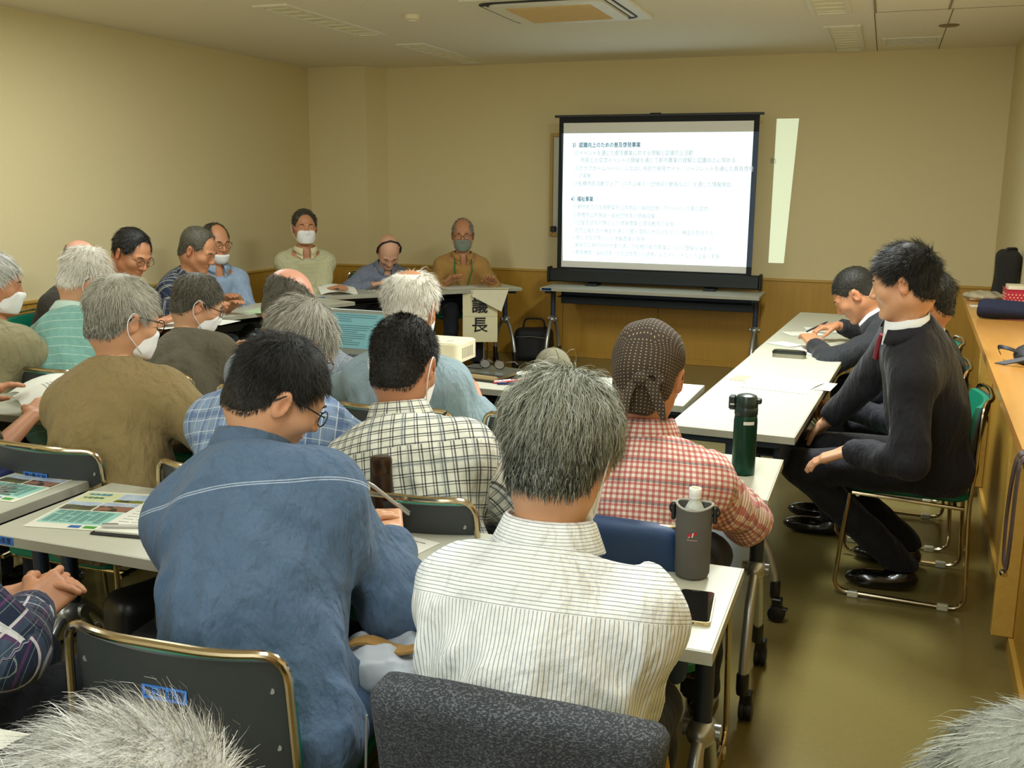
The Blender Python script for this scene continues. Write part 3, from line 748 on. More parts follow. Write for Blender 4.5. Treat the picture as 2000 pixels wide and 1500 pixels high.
PCOUNT = [0]
def person(name_label, pos, rot, head, look=(0, 0, 0), hs=1., width=1., bulk=1., hands=None, poles=None, shirt=None, sleeve='long', trousers=None,
           tone='mid', hair=None, collar=None, mask=None, glasses=None, fine=.011, hfine=.0055, handfine=.006, curl=(.5, .5), hdir=None, pinch=(False, False),
           fold=.004, shoes=True, back=.03, legs=True, knee=None, eyes=True, group=None, hn=None, loose=0., band=False, pleat=.0025, stretch=1., foot=None):
    seed = PCOUNT[0] = PCOUNT[0]+1; width *= .93; bulk *= .94; rng = np.random.default_rng(100+seed)
    root = thing('person', name_label, 'person', (pos[0], pos[1], 0), rot, group)
    Rw = np.array(Matrix.Rotation(-rot, 3, 'Z'), f32)
    loc = lambda p: (Rw @ (np.asarray(p, f32)-A3(pos[0], pos[1], 0)))
    Hc0 = loc(head)                                      # centre of the head
    HR = rotm(*look)
    Hc = Hc0
    hz = .545; Pv = A3(0, 0, hz)
    pt = look[1]; nd = nrm(nrm(Hc-Pv)*.6*(1-.6*pt)+HR[:, 2]*.7*(1+.7*pt)+A3(0, -.15+.1*pt, 0)); N = Hc-nd*.168*hs
    # spine as a quadratic curve with a rounded back
    mid = (Pv+N)/2+A3(0, -back-.012, .02); L = float(np.linalg.norm(N-Pv))
    sp_ = lambda t: Pv*(1-t)**2+mid*2*t*(1-t)+N*t*t
    tg = lambda t: nrm((mid-Pv)*(1-t)+(N-mid)*t)
    X = nrm(A3(1, 0, 0)-tg(.8)*tg(.8)[0]*.7)
    def fr(t):
        z = tg(t); x = nrm(X-z*float(X@z)); return np.stack([x, np.cross(z, x), z], 1).astype(f32)
    Rc = fr(.72); Rb = fr(.35); sw = .163*width; bw = bulk
    Sh = {s: N+Rc[:, 0]*s*sw+Rc[:, 2]*-.098+Rc[:, 1]*.012 for s in (1, -1)}
    k = L/.5*stretch
    def torso(P, o, hip=True):
        d = ell(P, sp_(.70)+Rc[:, 1]*-.0, A3(.150*width+o, .108*bw+o, .20*k+o), Rc)
        d = smin(d, ell(P, sp_(.36)+Rb[:, 1]*.012, A3(.150*bw+o, .122*bw+o, .18*k+o), Rb), .07)
        d = smin(d, ell(P, Pv+A3(0, 0, .0), A3(.172*bw+o, .135*bw+o, .125+o)), .06)
        d = smin(d, cone(P, Sh[-1]+Rc[:, 1]*-.012, Sh[1]+Rc[:, 1]*-.012, .054+o, .054+o), .07)
        for s in (1, -1): d = smin(d, cone(P, N+Rc[:, 0]*s*.02+Rc[:, 2]*-.032, Sh[s]+Rc[:, 2]*.018, .046+o*.8, .043+o), .05)
        return d
    hn = hn or {}
    hands = hands or ((-.16, .40, .735), (.16, .40, .735)); W_ = {}; E_ = {}
    ua, fa = .285*hs**.5, .255*hs**.5
    for i, s in enumerate((-1, 1)):
        T = np.asarray(hands[i], f32); T = loc(T) if len(hands[i]) == 3 and hands is not None and (poles and poles.get('world')) else T
        pole = A3(s*.5, -.3, -.8)
        if poles and s in poles: pole = A3(*poles[s])
        E_[s], W_[s] = ik(Sh[s], T, ua, fa, pole)
    def arm(P, s, o):
        return smin(cone(P, Sh[s], E_[s], .056*bw**.5+o, .043+o), cone(P, E_[s], W_[s], .043+o, .028+o*.8), .02)
    Kn = {}; An = {}
    for s in (1, -1):
        Kn[s] = A3(s*.11, .42, .50) if not knee or s not in knee else loc(knee[s]); An[s] = A3(s*.11, .40, .085) if not foot or s not in foot else loc(foot[s])
    HT = lambda V: (V*hs) @ HR.T+Hc
    HI = lambda P: ((P-Hc) @ HR)/hs
    neck_a = Hc+HR[:, 2]*-.055*hs+HR[:, 1]*-.028*hs
    neckf = lambda P, o=0.: cone(P, neck_a, N+Rc[:, 1]*-.002, .053*hs+o, .055*hs+o)
    # --- the body: one surface from the same field, finer at the head and the hands
    def core(P):
        d = torso(P, -.012)
        for s in (1, -1):
            d = smin(d, arm(P, s, -.008), .03)
            if legs: d = smin(d, cone(P, (s*.09, .02, hz-.02), Kn[s], .075, .052), .03); d = smin(d, cone(P, Kn[s], An[s], .05, .036), .02)
        return smin(d, neckf(P), .03)
    lo = np.minimum.reduce([N, Pv, *W_.values(), *E_.values(), A3(-.25, -.2, .4)])-.1; hi = np.maximum.reduce([N, *W_.values(), *E_.values(), A3(.25, .2, .6)])+.1
    if legs:
        for s in (1, -1): lo = np.minimum(lo, np.minimum(Kn[s], An[s])-.07); hi = np.maximum(hi, np.maximum(Kn[s], An[s])+.07)
    parts = [net(core, lo, hi, .022)]
    def headf(P):
        d = head_sdf(HI(P))*hs
        n = smin(neckf(P), cone(P, N-Rc[:, 2]*.01, N-Rc[:, 2]*.07, .05, .08), .02)
        return smin(d, n, .025)
    hb = np.array([HT(A3(a, b, c)[None])[0] for a in (-.1, .1) for b in (-.125, .13) for c in (-.13, .135)]+[N-.09, N+.07])
    hV, hF = net(headf, hb.min(0), hb.max(0), hfine); parts.append((hV, hF))
    hps = {}
    for i, s in enumerate((-1, 1)):
        w = W_[s]; fd = nrm(w-E_[s]); dd = fd if not hdir or hdir.get(s) is None else (loc(A3(*hdir[s])+A3(pos[0], pos[1], 0)))
        nv = A3(0, 0, 1) if s not in hn else Rw @ A3(*hn[s])
        hp = hand_prims(w, dd, nv, s, curl[i], sc=hs**.5, pinch=pinch[i]); hps[s] = hp
        fE = 1.0 if sleeve == 'short' else .55
        fore = lambda P, s=s, fE=fE: cone(P, W_[s]+(E_[s]-W_[s])*fE, W_[s], .042 if fE == 1 else .034, .025)
        sdf = lambda P, hp=hp, fore=fore: hand_sdf(P, hp, fore)
        c = w+nrm(dd)*.07; b0, b1 = np.minimum(c-.13, w-.05), np.maximum(c+.13, w+.05)
        if fE == 1.: b0 = np.minimum(b0, E_[s]-.06); b1 = np.maximum(b1, E_[s]+.06)
        parts.append(net(sdf, b0, b1, handfine))
    V, F = join(parts)
    q = HI(V); red = np.zeros(len(V), f32)
    qa = np.abs(q[:, 0]); red = np.maximum(red, np.exp(-(((q-A3(0, .096, -.069))/A3(.024, .02, .010))**2).sum(1)*1.6))
    red = np.maximum(red, .55*np.exp(-((np.stack([qa-.084, q[:, 1]+.012, q[:, 2]+.012], 1)/A3(.02, .03, .04))**2).sum(1)))
    red = np.maximum(red, .4*np.exp(-((np.stack([q[:, 0], q[:, 1]-.105, q[:, 2]+.035], 1)/A3(.016, .02, .016))**2).sum(1)))
    me = mesh_np('body', V, F, True, None, {'red': red}); link('body', me, skin(tone), root)
    # --- face
    if eyes:
        mb = MB(); mw = MB(); mbrow = MB()
        for s in (-1, 1):
            mw.ball((s*.031, .0835, -.0045), (.0115, .0070, .0030), 10); mb.ball((s*.031, .0875, -.0045), (.0048, .0042, .0029), 8)
            mbrow.tube([(s*.014, .0945, .017), (s*.03, .0925, .0225), (s*.046, .081, .018)], [.0022, .0034, .0016], 6)
        for m_, nm, mt in ((mw, 'eye', plain('eye_white', rgb(170, 146, 122), .3)), (mb, 'iris', plain('iris_dark', rgb(26, 18, 12), .2)), (mbrow, 'eyebrow', plain('brow_hair', rgb(52, 42, 32), .8))):
            link(nm, mesh_np(nm, HT(np.array(m_.v, f32)), m_.f), mt, root)
    # --- hair
    if hair: make_hair(HT, hs, hair, root, seed)
    # --- shirt
    o = .013+loose; Lr = (.012+loose*.6)
    if shirt is not None:
        up = tg(.95)
        nc = N+A3(0, 0, 0)
        ph = rng.random(8)*6.28; kd = rng.normal(size=(8, 3)).astype(f32)
        def cuff(s): return W_[s]-(W_[s]-E_[s])*(.06 if sleeve == 'long' else .80)
        Rf = fr(.6)
        def shirtf(P):
            d = torso(P, o)
            for s in (1, -1):
                a = cone(P, Sh[s]+Rc[:, 0]*-s*.01, E_[s], .060*bw**.5+Lr, .047+Lr)
                fdir = nrm(W_[s]-E_[s]); fo = cone(P, E_[s], W_[s], .047+Lr, .034+Lr*.7)
                if sleeve == 'short':
                    ud = nrm(E_[s]-Sh[s]); a = smax(a, ((P-(Sh[s]+(E_[s]-Sh[s])*.82)) @ ud), .008); d = smin(d, a, .035)
                else:
                    fo = smax(fo, ((P-cuff(s)) @ fdir), .006); a = smin(a, fo, .02); d = smin(d, a, .035)
            pn = P-(N+Rc[:, 2]*(.014 if 'suit' in shirt.name else -.006)); ax_ = nrm(Rc[:, 2]+Rc[:, 1]*.35); pl = pn @ ax_
            rad = np.sqrt(np.maximum((pn*pn).sum(1)-pl*pl, 0)); d = smax(d, -np.maximum(-pl, rad-.165), .018)      # neckline
            d = smax(d, A3(hz-.10)[0]-P[:, 2], .01)
            # folds
            w = np.zeros(len(P), f32)
            for j in range(6): w += 1-np.abs(np.sin(P@(kd[j]*A3(13, 13, 7))+ph[j]+np.sin(P[:, (j+1) % 3]*11+ph[j])))*1.3
            arm_near = np.zeros(len(P), f32)
            for s in (1, -1):
                arm_near = np.maximum(arm_near, np.exp(-((P-(Sh[s]*.75+E_[s]*.25-A3(0, 0, .05)))**2).sum(1)/.018)); arm_near = np.maximum(arm_near, np.exp(-((P-E_[s])**2).sum(1)/.012))
            low = np.exp(-((P[:, 2]-(hz+.12))**2)/.02)
            q = (P-sp_(.5)) @ Rf; bk = np.clip(-q[:, 1]/.06+.5, 0, 1); rl = np.clip((.14-q[:, 2])/.12, 0, 1)
            fo_ = (1-np.abs(np.sin(q[:, 0]*42+ph[6]+1.3*np.sin(q[:, 2]*7+ph[7])))*1.6)*rl*bk
            dg = (1-np.abs(np.sin((q[:, 2]+.75*np.abs(q[:, 0]))*30+ph[5]))*1.6)*np.exp(-((np.abs(q[:, 0])-.13)**2)/.004)*np.exp(-((q[:, 2]-.06)**2)/.012)
            return d-w*fold*(.18+.75*np.maximum(arm_near, low*.8))-pleat*(fo_+1.2*dg)
        pts = [N, Pv, Sh[1], Sh[-1], E_[1], E_[-1]]+([W_[1], W_[-1]] if sleeve == 'long' else [])
        lo = np.min(pts, 0)-.14; hi = np.max(pts, 0)+.12; lo[2] = min(lo[2], hz-.11); lo[1] = min(lo[1], -.19)
        lo[0] = min(lo[0], -.23*bw); hi[0] = max(hi[0], .23*bw); hi[1] = max(hi[1], .19)
        V, F = net(shirtf, lo, hi, fine)
        # cloth coordinates
        dt = torso(V, o); uvw = np.zeros((len(V), 3), f32)
        q = (V-sp_(.5)) @ fr(.6); ang = np.arctan2(q[:, 0], -(q[:, 1]-.03)*1.25); rr = .165
        uvw[:, 0] = np.where(np.abs(ang) < 1.0, np.clip(q[:, 0], -.3, .3), ang*rr+np.sign(ang)*.0); uvw[:, 0] = ang*rr*.45+q[:, 0]*.55
        uvw[:, 1] = (V-N) @ Rc[:, 2]
        for s in (1, -1):
            da = cone(V, Sh[s]+(E_[s]-Sh[s])*.22, E_[s], .05+Lr, .047+Lr)
            db = cone(V, E_[s], W_[s], .047+Lr, .034+Lr*.7) if sleeve == 'long' else np.full(len(V), 9, f32)
            for dd, a_, b_, v0 in ((da, Sh[s], E_[s], 0), (db, E_[s], W_[s], ua)):
                ax = nrm(b_-a_); e1 = nrm(np.cross(ax, A3(0, .55, .83))); e2 = np.cross(ax, e1); r_ = V-a_
                m_ = (dd < dt-.012) & (dd < np.minimum(da, db)+1e-4)
                uvw[m_, 0] = (r_@e1)[m_]*1.12; uvw[m_, 1] = (r_@ax)[m_]+v0; uvw[m_, 2] = 1
        me = mesh_np('shirt', V, F, True, None, {'cloth': uvw}); link('jacket' if 'suit' in (shirt.name) else 'shirt', me, shirt, root)
        def _collar(spec):
            cm, ch, kind = spec; n_ = 40; V = []; F = []
            z = nrm(nrm(neck_a-N)*.65+tg(1.)*.35); x = nrm(Rc[:, 0]-z*float(Rc[:, 0]@z)); y = np.cross(z, x)
            base = N+z*.030; gap = {'shirt': .35 if ch > .025 else .75, 'suit': .5, 'jacket': 1.5}.get(kind, 0.)
            rings = [(0.082, -.045), (.0685, ch), (.071, ch+.004), (.0765, ch), (.096, -.008), (.093, -.011)] if kind == 'shirt' else [(.075, -.015), (.067, ch*.5), (.071, ch*.55), (.088, -.010)] if kind == 'tee' else [(.082, -.07), (.0675, ch), (.070, ch+.002), (.074, -.01)] if kind == 'suit' else [(.094, -.085), (.084, -.02), (.080, .010), (.084, .014), (.104, -.030), (.101, -.034)]
            for r, zz in rings:
                for i in range(n_+1):
                    t = math.pi/2+gap/2+(2*math.pi-gap)*i/n_; fz = -.022*max(0, math.sin(t))-.004
                    drop = (-.028 if (r > .08 and kind == 'shirt') else 0)*max(0, math.sin(t))**3
                    V.append(base+(x*math.cos(t)*r*1.0+y*math.sin(t)*r*1.04)*hs**.5+z*(zz+fz+drop))
            w = n_+1
            for r in range(len(rings)-1):
                for i in range(n_): F.append((r*w+i, r*w+i+1, (r+1)*w+i+1, (r+1)*w+i))
            V = np.array(V, f32); q = (V-base); cu = np.stack([np.arctan2(q@x, -(q@y))*.075, (q@z)*1.2+.5, np.zeros(len(V))], 1)
            me = mesh_np('collar', V, F, True, None, {'cloth': cu}); link('collar', me, cm, root)
        if collar: _collar(collar)
        if 'suit' in shirt.name: _collar((shirt, .02, 'jacket'))
    # --- trousers and shoes
    if legs and trousers is not None:
        def trf(P):
            d = ell(P, Pv+A3(0, 0, -.01), A3(.166*bw, .135*bw, .11))
            for s in (1, -1):
                e = smin(cone(P, (s*.085, .03, hz-.015), Kn[s], .088, .068), cone(P, Kn[s], An[s], .066, .058), .02)
                d = smin(d, smax(e, An[s][2]-.01-P[:, 2], .006), .03)
            return d-.004*np.sin(P[:, 2]*60+P[:, 0]*30)*np.sin(P[:, 1]*25)
        a = np.minimum.reduce([An[1], An[-1], Kn[1], Kn[-1], A3(-.2, -.17, .4)])-.08; b = np.maximum.reduce([Kn[1], Kn[-1], An[1], An[-1], A3(.2, .1, .66)])+.09
        V, F = net(trf, a, b, max(fine, .013)); me = mesh_np('trousers', V, F, True, None, {'cloth': V*1.}); link('trousers', me, trousers, root)
        if shoes:
            for s in (1, -1):
                a0 = An[s]; fd = nrm(A3(0, 1, 0)) if not foot else nrm(A3(*(Kn[s]-A3(0, 0, 0)))*A3(1, 1, 0)-A3(Pv[0], Pv[1], 0))
                if foot: fd = nrm(A3(s*.1, 1, 0))
                xs = np.cross(fd, A3(0, 0, 1)); R = np.stack([xs, fd, A3(0, 0, 1)], 1).astype(f32); c = A3(a0[0], a0[1], 0)
                def shf(P):
                    d = ell(P, c+fd*.10+A3(0, 0, .035), A3(.046, .115, .038), R); d = smin(d, ell(P, c+fd*.0+A3(0, 0, .05), A3(.038, .06, .05), R), .03)
                    return smax(d, .004-P[:, 2], .004)
                V, F = net(shf, c+A3(-.25, -.25, -.02), c+A3(.25, .25, .12), .008); link('shoe', mesh_np('shoe', V, F), SHOE, root)
    # --- mask
    if mask:
        mcol, low = mask
        sh = A3(0, -.0, low)
        def mf(P):
            d = head_sdf(P, True); d0 = ell(P, (0, .045, -.065), (.064, .066, .068)); d = smin(d-.003, d0, .02)
            b = rboxf(P, A3(0, .07, -.066)+sh, A3(.062, .062, .046), .02, np.eye(3, dtype=f32)); return smax(d, b, .004)
        V, F = net(mf, (-.08, -.0, -.16), (.08, .14, .0), .005)
        mk = link('mask', mesh_np('mask', HT(V), F), mcol, root)
        lp = MB()
        for s in (-1, 1):
            lp.tube(fillet([(s*.060, .055, -.035+low), (s*.080, .015, .010), (s*.087, -.022, .022), (s*.090, -.036, -.01), (s*.082, -.022, -.045), (s*.060, .045, -.095+low)], .02, 4), .0016, 6)
        link('ear_loop', mesh_np('ear_loop', HT(np.array(lp.v, f32)), lp.f), mcol, mk)
    if glasses:
        gm = glasses; g = MB()
        for s in (-1, 1):
            ring = [(s*(.033)+.024*math.cos(t), .1035-.06*abs(s*.033+.024*math.cos(t))**1.2*1.4, -.004+.0175*math.sin(t)) for t in [2*math.pi*i/16 for i in range(16)]]
            g.tube(ring, .0016, 6, True)
            g.tube([(s*.057, .094, .004), (s*.074, .075, .006), (s*.083, .01, .010), (s*.087, -.015, .010), (s*.086, -.035, -.015)], .0019, 6)
        g.tube([(-.009, .103, .0), (0, .106, .003), (.009, .103, .0)], .0014, 6)
        link('glasses', mesh_np('glasses', HT(np.array(g.v, f32)), g.f), gm, root)
    return dict(root=root, HT=HT, N=N, Rc=Rc, Sh=Sh, W=W_, E=E_, hp=hps, Hc=Hc, HR=HR, Rw=Rw, pos=pos, rot=rot, tg=tg, sp=sp_)
def tubes_on(p, name, pts, r, m, frame='head', n=6, closed=False, parent=None):
    b = MB().tube(pts, r, n, closed); V = np.array(b.v, f32)
    if frame == 'head': V = p['HT'](V)
    return link(name, mesh_np(name, V, b.f), m, parent or p['root'])
# ------------------------------------------------------------------ people
SHOE = plain('black_shoe_leather', rgb(14, 14, 14), .18, 0, .05, 20, .6, 0, 0, None, .6)
MASKW = plain('mask_white', rgb(238, 238, 236), .8)
MASKG = plain('mask_grey', rgb(128, 138, 124), .85)
GLB = plain('black_glasses_frame', rgb(20, 18, 18), .3)
GLM = plain('thin_metal_glasses', rgb(120, 100, 80), .25, .8)
TRD = cloth('dark_trousers', rgb(34, 36, 42)); TRN = cloth('jeans_blue', rgb(62, 84, 112), weave=.3); TRG = cloth('grey_trousers', rgb(70, 68, 64))
H_WHITE = hair_mat('hair_white', rgb(150, 140, 120), rgb(250, 246, 234)); H_GREY = hair_mat('hair_grey', rgb(58, 54, 46), rgb(202, 198, 182))
H_DGREY = hair_mat('hair_dark_grey', rgb(26, 24, 20), rgb(122, 116, 96)); H_BLACK = hair_mat('hair_black', rgb(12, 11, 10), rgb(62, 58, 46))
H_LGREY = hair_mat('hair_light_grey', rgb(96, 92, 82), rgb(236, 236, 228)); H_MGREY = hair_mat('hair_mid_grey', rgb(40, 42, 36), rgb(176, 178, 160))
H_SILV = hair_mat('hair_silver', rgb(74, 71, 62), rgb(206, 202, 184))
wh = rgb(236, 238, 236)
S_DENIM = cloth('chambray_blue', rgb(88, 110, 136), (), .85, .5, .5, var=.12, stitch=(rgb(178, 190, 204), ((1, -.085), (1, -.090))))
S_STRIPE = cloth('white_pinstripe', rgb(238, 240, 238), ((0, .0064, .0013, 0, rgb(96, 112, 128), .75),), .8, .03, .4, yoke=-.085)
S_CHECK = cloth('black_white_check', rgb(226, 226, 210), ((0, .024, .0032, 0, rgb(28, 34, 44), .85), (0, .024, .0026, .27, rgb(28, 34, 44), .75), (1, .030, .0030, 0, rgb(24, 30, 40), .85), (1, .030, .0026, .23, rgb(24, 30, 40), .7), (0, .072, .010, .1, rgb(120, 134, 140), .25), (1, .09, .012, .4, rgb(120, 134, 140), .3)), .85, .05, .3, yoke=-.075)
S_GING = cloth('red_gingham', rgb(232, 220, 204), ((0, .0135, .0062, 0, rgb(178, 42, 48), .62), (1, .0135, .0062, 0, rgb(178, 42, 48), .62), (1, .054, .0062, .1, rgb(22, 40, 70), .55)), .85, .05, .3)
S_TAN = cloth('tan_jacket_cloth', rgb(142, 122, 80), (), .8, .1, .45, var=.05)
S_LPLAID = cloth('light_blue_plaid', rgb(134, 156, 184), ((0, .06, .014, 0, rgb(84, 106, 150), .6), (1, .07, .016, .3, rgb(84, 106, 150), .55), (0, .03, .0022, .2, rgb(220, 226, 226), .7), (1, .035, .0022, .1, rgb(220, 226, 226), .7)), .85, .1, .35)
S_LBLUE = cloth('pale_blue_washed', rgb(140, 160, 168), (), .85, .2, .45, var=.12)
S_STEX = cloth('grey_textured_stripe', rgb(132, 140, 150), ((1, .012, .0016, 0, rgb(206, 208, 204), .5), (1, .031, .0016, .3, rgb(60, 66, 76), .4)), .85, .2, .35)
S_OLIVE = cloth('dark_olive_cloth', rgb(84, 78, 56), (), .85, .1, .4); S_GREY = cloth('brown_grey_fleece', rgb(98, 92, 74), (), .9, .25, .35)
S_AQUA = cloth('aqua_knit', rgb(128, 176, 164), ((1, .04, .0022, 0, rgb(206, 222, 206), .8),), .85, .12, .3, var=.08)
S_KHAKI = cloth('khaki_jacket_cloth', rgb(150, 142, 108), (), .85, .1, .5)
S_DSUIT = cloth('charcoal_suit_brown', rgb(52, 48, 42), (), .8, .1, .3)
S_NPLAID = cloth('navy_check_short', rgb(38, 46, 66), ((0, .034, .0030, 0, rgb(196, 190, 160), .7), (0, .034, .0026, .18, rgb(196, 190, 160), .55), (1, .04, .003, 0, rgb(150, 150, 140), .35)), .85, .1, .3)
S_LSHIRT = cloth('light_blue_shirt', rgb(148, 168, 192), (), .85, .1, .4); S_BEIGE = cloth('beige_check_shirt', rgb(196, 192, 154), ((0, .028, .002, 0, rgb(150, 152, 130), .5), (1, .032, .002, 0, rgb(150, 152, 130), .45)), .85, .08, .3)
S_BG = cloth('blue_grey_shirt', rgb(128, 136, 154), ((0, .011, .002, 0, rgb(92, 100, 122), .4),), .85, .1, .35); S_CAMEL = cloth('camel_jacket_cloth', rgb(176, 136, 76), (), .85, .1, .35)
S_PURP = cloth('navy_purple_plaid', rgb(30, 40, 62), ((0, .085, .020, 0, rgb(70, 84, 104), .6), (1, .085, .020, 0, rgb(70, 84, 104), .55), (0, .0425, .006, .18, rgb(92, 52, 92), .7), (1, .0425, .006, .18, rgb(92, 52, 92), .7), (0, .085, .0055, .12, rgb(214, 212, 214), .85), (1, .085, .0055, .12, rgb(214, 212, 214), .8), (0, .0283, .0012, .4, rgb(150, 168, 150), .5), (1, .0283, .0012, .4, rgb(150, 168, 150), .5)), .85, .1, .35)
SUIT = cloth('suit_black', rgb(34, 34, 40), (), .72, .15, .35, var=.05); SUIT2 = cloth('suit_dark_grey', rgb(40, 42, 46), ((0, .012, .001, 0, rgb(70, 72, 78), .25),), .72, .15, .35)
SUIT3 = cloth('suit_blue_black', rgb(28, 30, 38), (), .72, .15, .35); TRS = cloth('trousers_of_suit', rgb(28, 28, 33), (), .75, .1, .3)
C_WH = cloth('white_collar', rgb(232, 234, 232), (), .8, .03, .1)

PI = math.pi
def sit(x, y, rot, label, **k): chair(x, y, rot, label, **k)
P = {}
# --- front row
P['denim'] = person('man in long-sleeved denim shirt leaning over table writing, grey-black hair, glasses', (-1.04, 1.47), 0, (-1.145, 1.73, 1.13),
    look=(-.72, .58, .10), hs=.96, width=1.0, bulk=1.10, hands=((-.12, .48, .735), (.0, .52, .75)), pleat=.006, poles={-1: (-.4, -.1, -.8), 1: (.6, -.15, -.9)}, shirt=S_DENIM, trousers=TRN, fine=.0085, hfine=.004,
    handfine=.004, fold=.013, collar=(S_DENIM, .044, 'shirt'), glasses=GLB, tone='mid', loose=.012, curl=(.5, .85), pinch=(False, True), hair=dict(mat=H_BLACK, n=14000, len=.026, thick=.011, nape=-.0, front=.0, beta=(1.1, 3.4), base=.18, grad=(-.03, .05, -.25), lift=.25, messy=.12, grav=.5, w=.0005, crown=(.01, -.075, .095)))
P['white'] = person('man in white pinstripe shirt seen from behind, thick tousled grey hair, mask loops', (-.495, 1.45), 0, (-.497, 1.60, 1.105),
    look=(.02, .42, .04), hs=1.08, width=1.03, bulk=1.04, pleat=.004, hands=((-.16, .38, .735), (-.02, .40, .735)), poles={-1: (-.2, -.35, -.9), 1: (.2, -.35, -.9)}, shirt=S_STRIPE, trousers=TRD, fine=.0085, hfine=.005, fold=.013, collar=(S_STRIPE, .040, 'shirt'), mask=(MASKW, 0),
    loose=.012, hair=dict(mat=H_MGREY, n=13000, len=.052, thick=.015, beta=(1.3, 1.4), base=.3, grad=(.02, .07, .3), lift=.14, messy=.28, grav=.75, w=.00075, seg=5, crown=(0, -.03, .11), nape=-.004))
P['plaid_left'] = person('man cut by left edge in navy and purple plaid shirt holding a phone', (-1.66, 1.14), -.1, (-1.80, 1.25, 1.14),
    look=(0, .4, 0), width=1.12, bulk=1.1, hands=((-1.70, 1.50, .68), (-1.60, 1.47, .68)), poles={'world': True, -1: (-.6, -.2, -.7), 1: (1.2, -.6, -.5)}, shirt=S_PURP, trousers=TRD, sleeve='long', fine=.009, handfine=.0035, hfine=.008, tone='tan',
    loose=.012, curl=(.6, 1.25), hdir={1: (.05, .85, .25)}, hn={1: (.75, -.1, .6)}, hair=dict(mat=H_GREY, n=1500, len=.02))
P['near_left'] = person('person at bottom left, only bushy white-grey hair in view', (-.513, .36), .05, (-.53, .55, 1.0), look=(-.1, .25, 0), hs=1.08, legs=False, shirt=S_OLIVE, hands=((-.2, .35, .72), (.2, .35, .72)), hfine=.007,
    hair=dict(mat=H_LGREY, n=22000, len=.038, thick=.018, beta=(1.8, 1.2), base=.55, lift=.32, messy=.3, grav=.15, w=.00035, seg=5, crown=(.06, .05, .10)))
P['near_right'] = person('person at bottom right corner, only grey hair in view', (.18, .42), .05, (.13, .62, 1.125), look=(.1, .2, 0), legs=False, shirt=S_GREY, hands=((-.2, .35, .72), (.2, .35, .72)), hfine=.007,
    hair=dict(mat=H_MGREY, n=12000, len=.032, thick=.013, beta=(1.6, 1.4), base=.45, lift=.12, messy=.12, grav=.4, w=.0004, crown=(0, -.04, .1)))
# --- second row
P['blueplaid'] = person('man in light blue plaid shirt bent forward behind the denim shirt, silver hair', (-1.62, 2.28), 0, (-1.60, 2.53, 1.085),
    look=(-.45, .75, .05), hs=1.04, width=1.12, bulk=1.12, shirt=S_LPLAID, trousers=TRD, collar=(S_LPLAID, .03, 'shirt'), glasses=GLM, fold=.008, loose=.01, hands=((-.12, .46, .735), (.34, .48, .74)), poles={1: (1, -.1, -.5), -1: (-1, -.2, -.5)},
    hair=dict(mat=H_SILV, n=6000, len=.05, thick=.016, beta=(1.6, 1.3), base=.45, lift=.2, messy=.14, grav=.5, w=.0008))
P['check'] = person('man in black and white checked shirt, cropped black hair, seen from behind', (-1.10, 2.30), 0, (-1.207, 2.43, 1.07),
    look=(.02, .42, .0), hs=1.04, width=1.08, bulk=1.14, pleat=.004, shirt=S_CHECK, trousers=TRD, fine=.0095, collar=(S_CHECK, .042, 'shirt'), mask=(MASKW, 0), fold=.008, loose=.01, tone='tan', hands=((-.26, .42, .735), (.14, .45, .735)), poles={1: (.5, -.1, -.8), -1: (-.6, -.2, -.8)},
    hair=dict(mat=H_BLACK, n=14000, len=.016, thick=.011, nape=-.012, beta=(1.1, 3.2), base=.15, lift=.55, messy=.3, grav=.2, w=.0007, crown=(.0, -.03, .115)))
P['bandana'] = person('person in red gingham shirt wearing a dark dotted bandana tied behind', (-.52, 2.35), 0, (-.541, 2.50, 1.075),
    look=(-.0, .38, .0), hs=1.04, width=1.0, bulk=1.08, shirt=S_GING, trousers=TRD, fine=.0095, collar=(S_GING, .036, 'shirt'), fold=.007, tone='tan', hands=((-.15, .40, .735), (.08, .50, .745)), poles={1: (.55, .3, -.6)},
    hair=dict(mat=H_LGREY, n=1500, len=.018, thick=.006, beta=(2, 1.5), base=.6, w=.0008))
P['tan'] = person('man in tan jacket seen from behind, grey hair, white mask loop on right ear', (-2.15, 2.30), 0, (-2.217, 2.50, 1.135),
    look=(-.38, .28, .03), hs=1.05, width=1.12, bulk=1.16, pleat=.004, shirt=S_TAN, trousers=TRG, collar=(S_TAN, .045, 'tee'), mask=(MASKW, 0), glasses=GLB, fold=.010, loose=.014, hands=((-.05, .42, .735), (.26, .46, .735)), poles={1: (1, -.1, -.6), -1: (-1, -.2, -.5)},
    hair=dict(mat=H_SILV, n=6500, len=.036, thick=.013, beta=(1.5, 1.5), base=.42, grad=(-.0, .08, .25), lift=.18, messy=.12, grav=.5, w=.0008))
P['holder'] = person('man beyond the left edge, only his hand and sleeve holding papers', (-2.98, 2.30), 0, (-3.0, 2.45, 1.15), look=(0, .4, 0), shirt=S_OLIVE, trousers=TRD, sleeve='short', tone='tan',
    hands=((-3.05, 2.66, .76), (-2.74, 2.60, .745)), poles={'world': True}, curl=(.5, .8), hair=dict(mat=H_GREY, n=0), handfine=.005, hn={1: (.3, -.4, .8)})
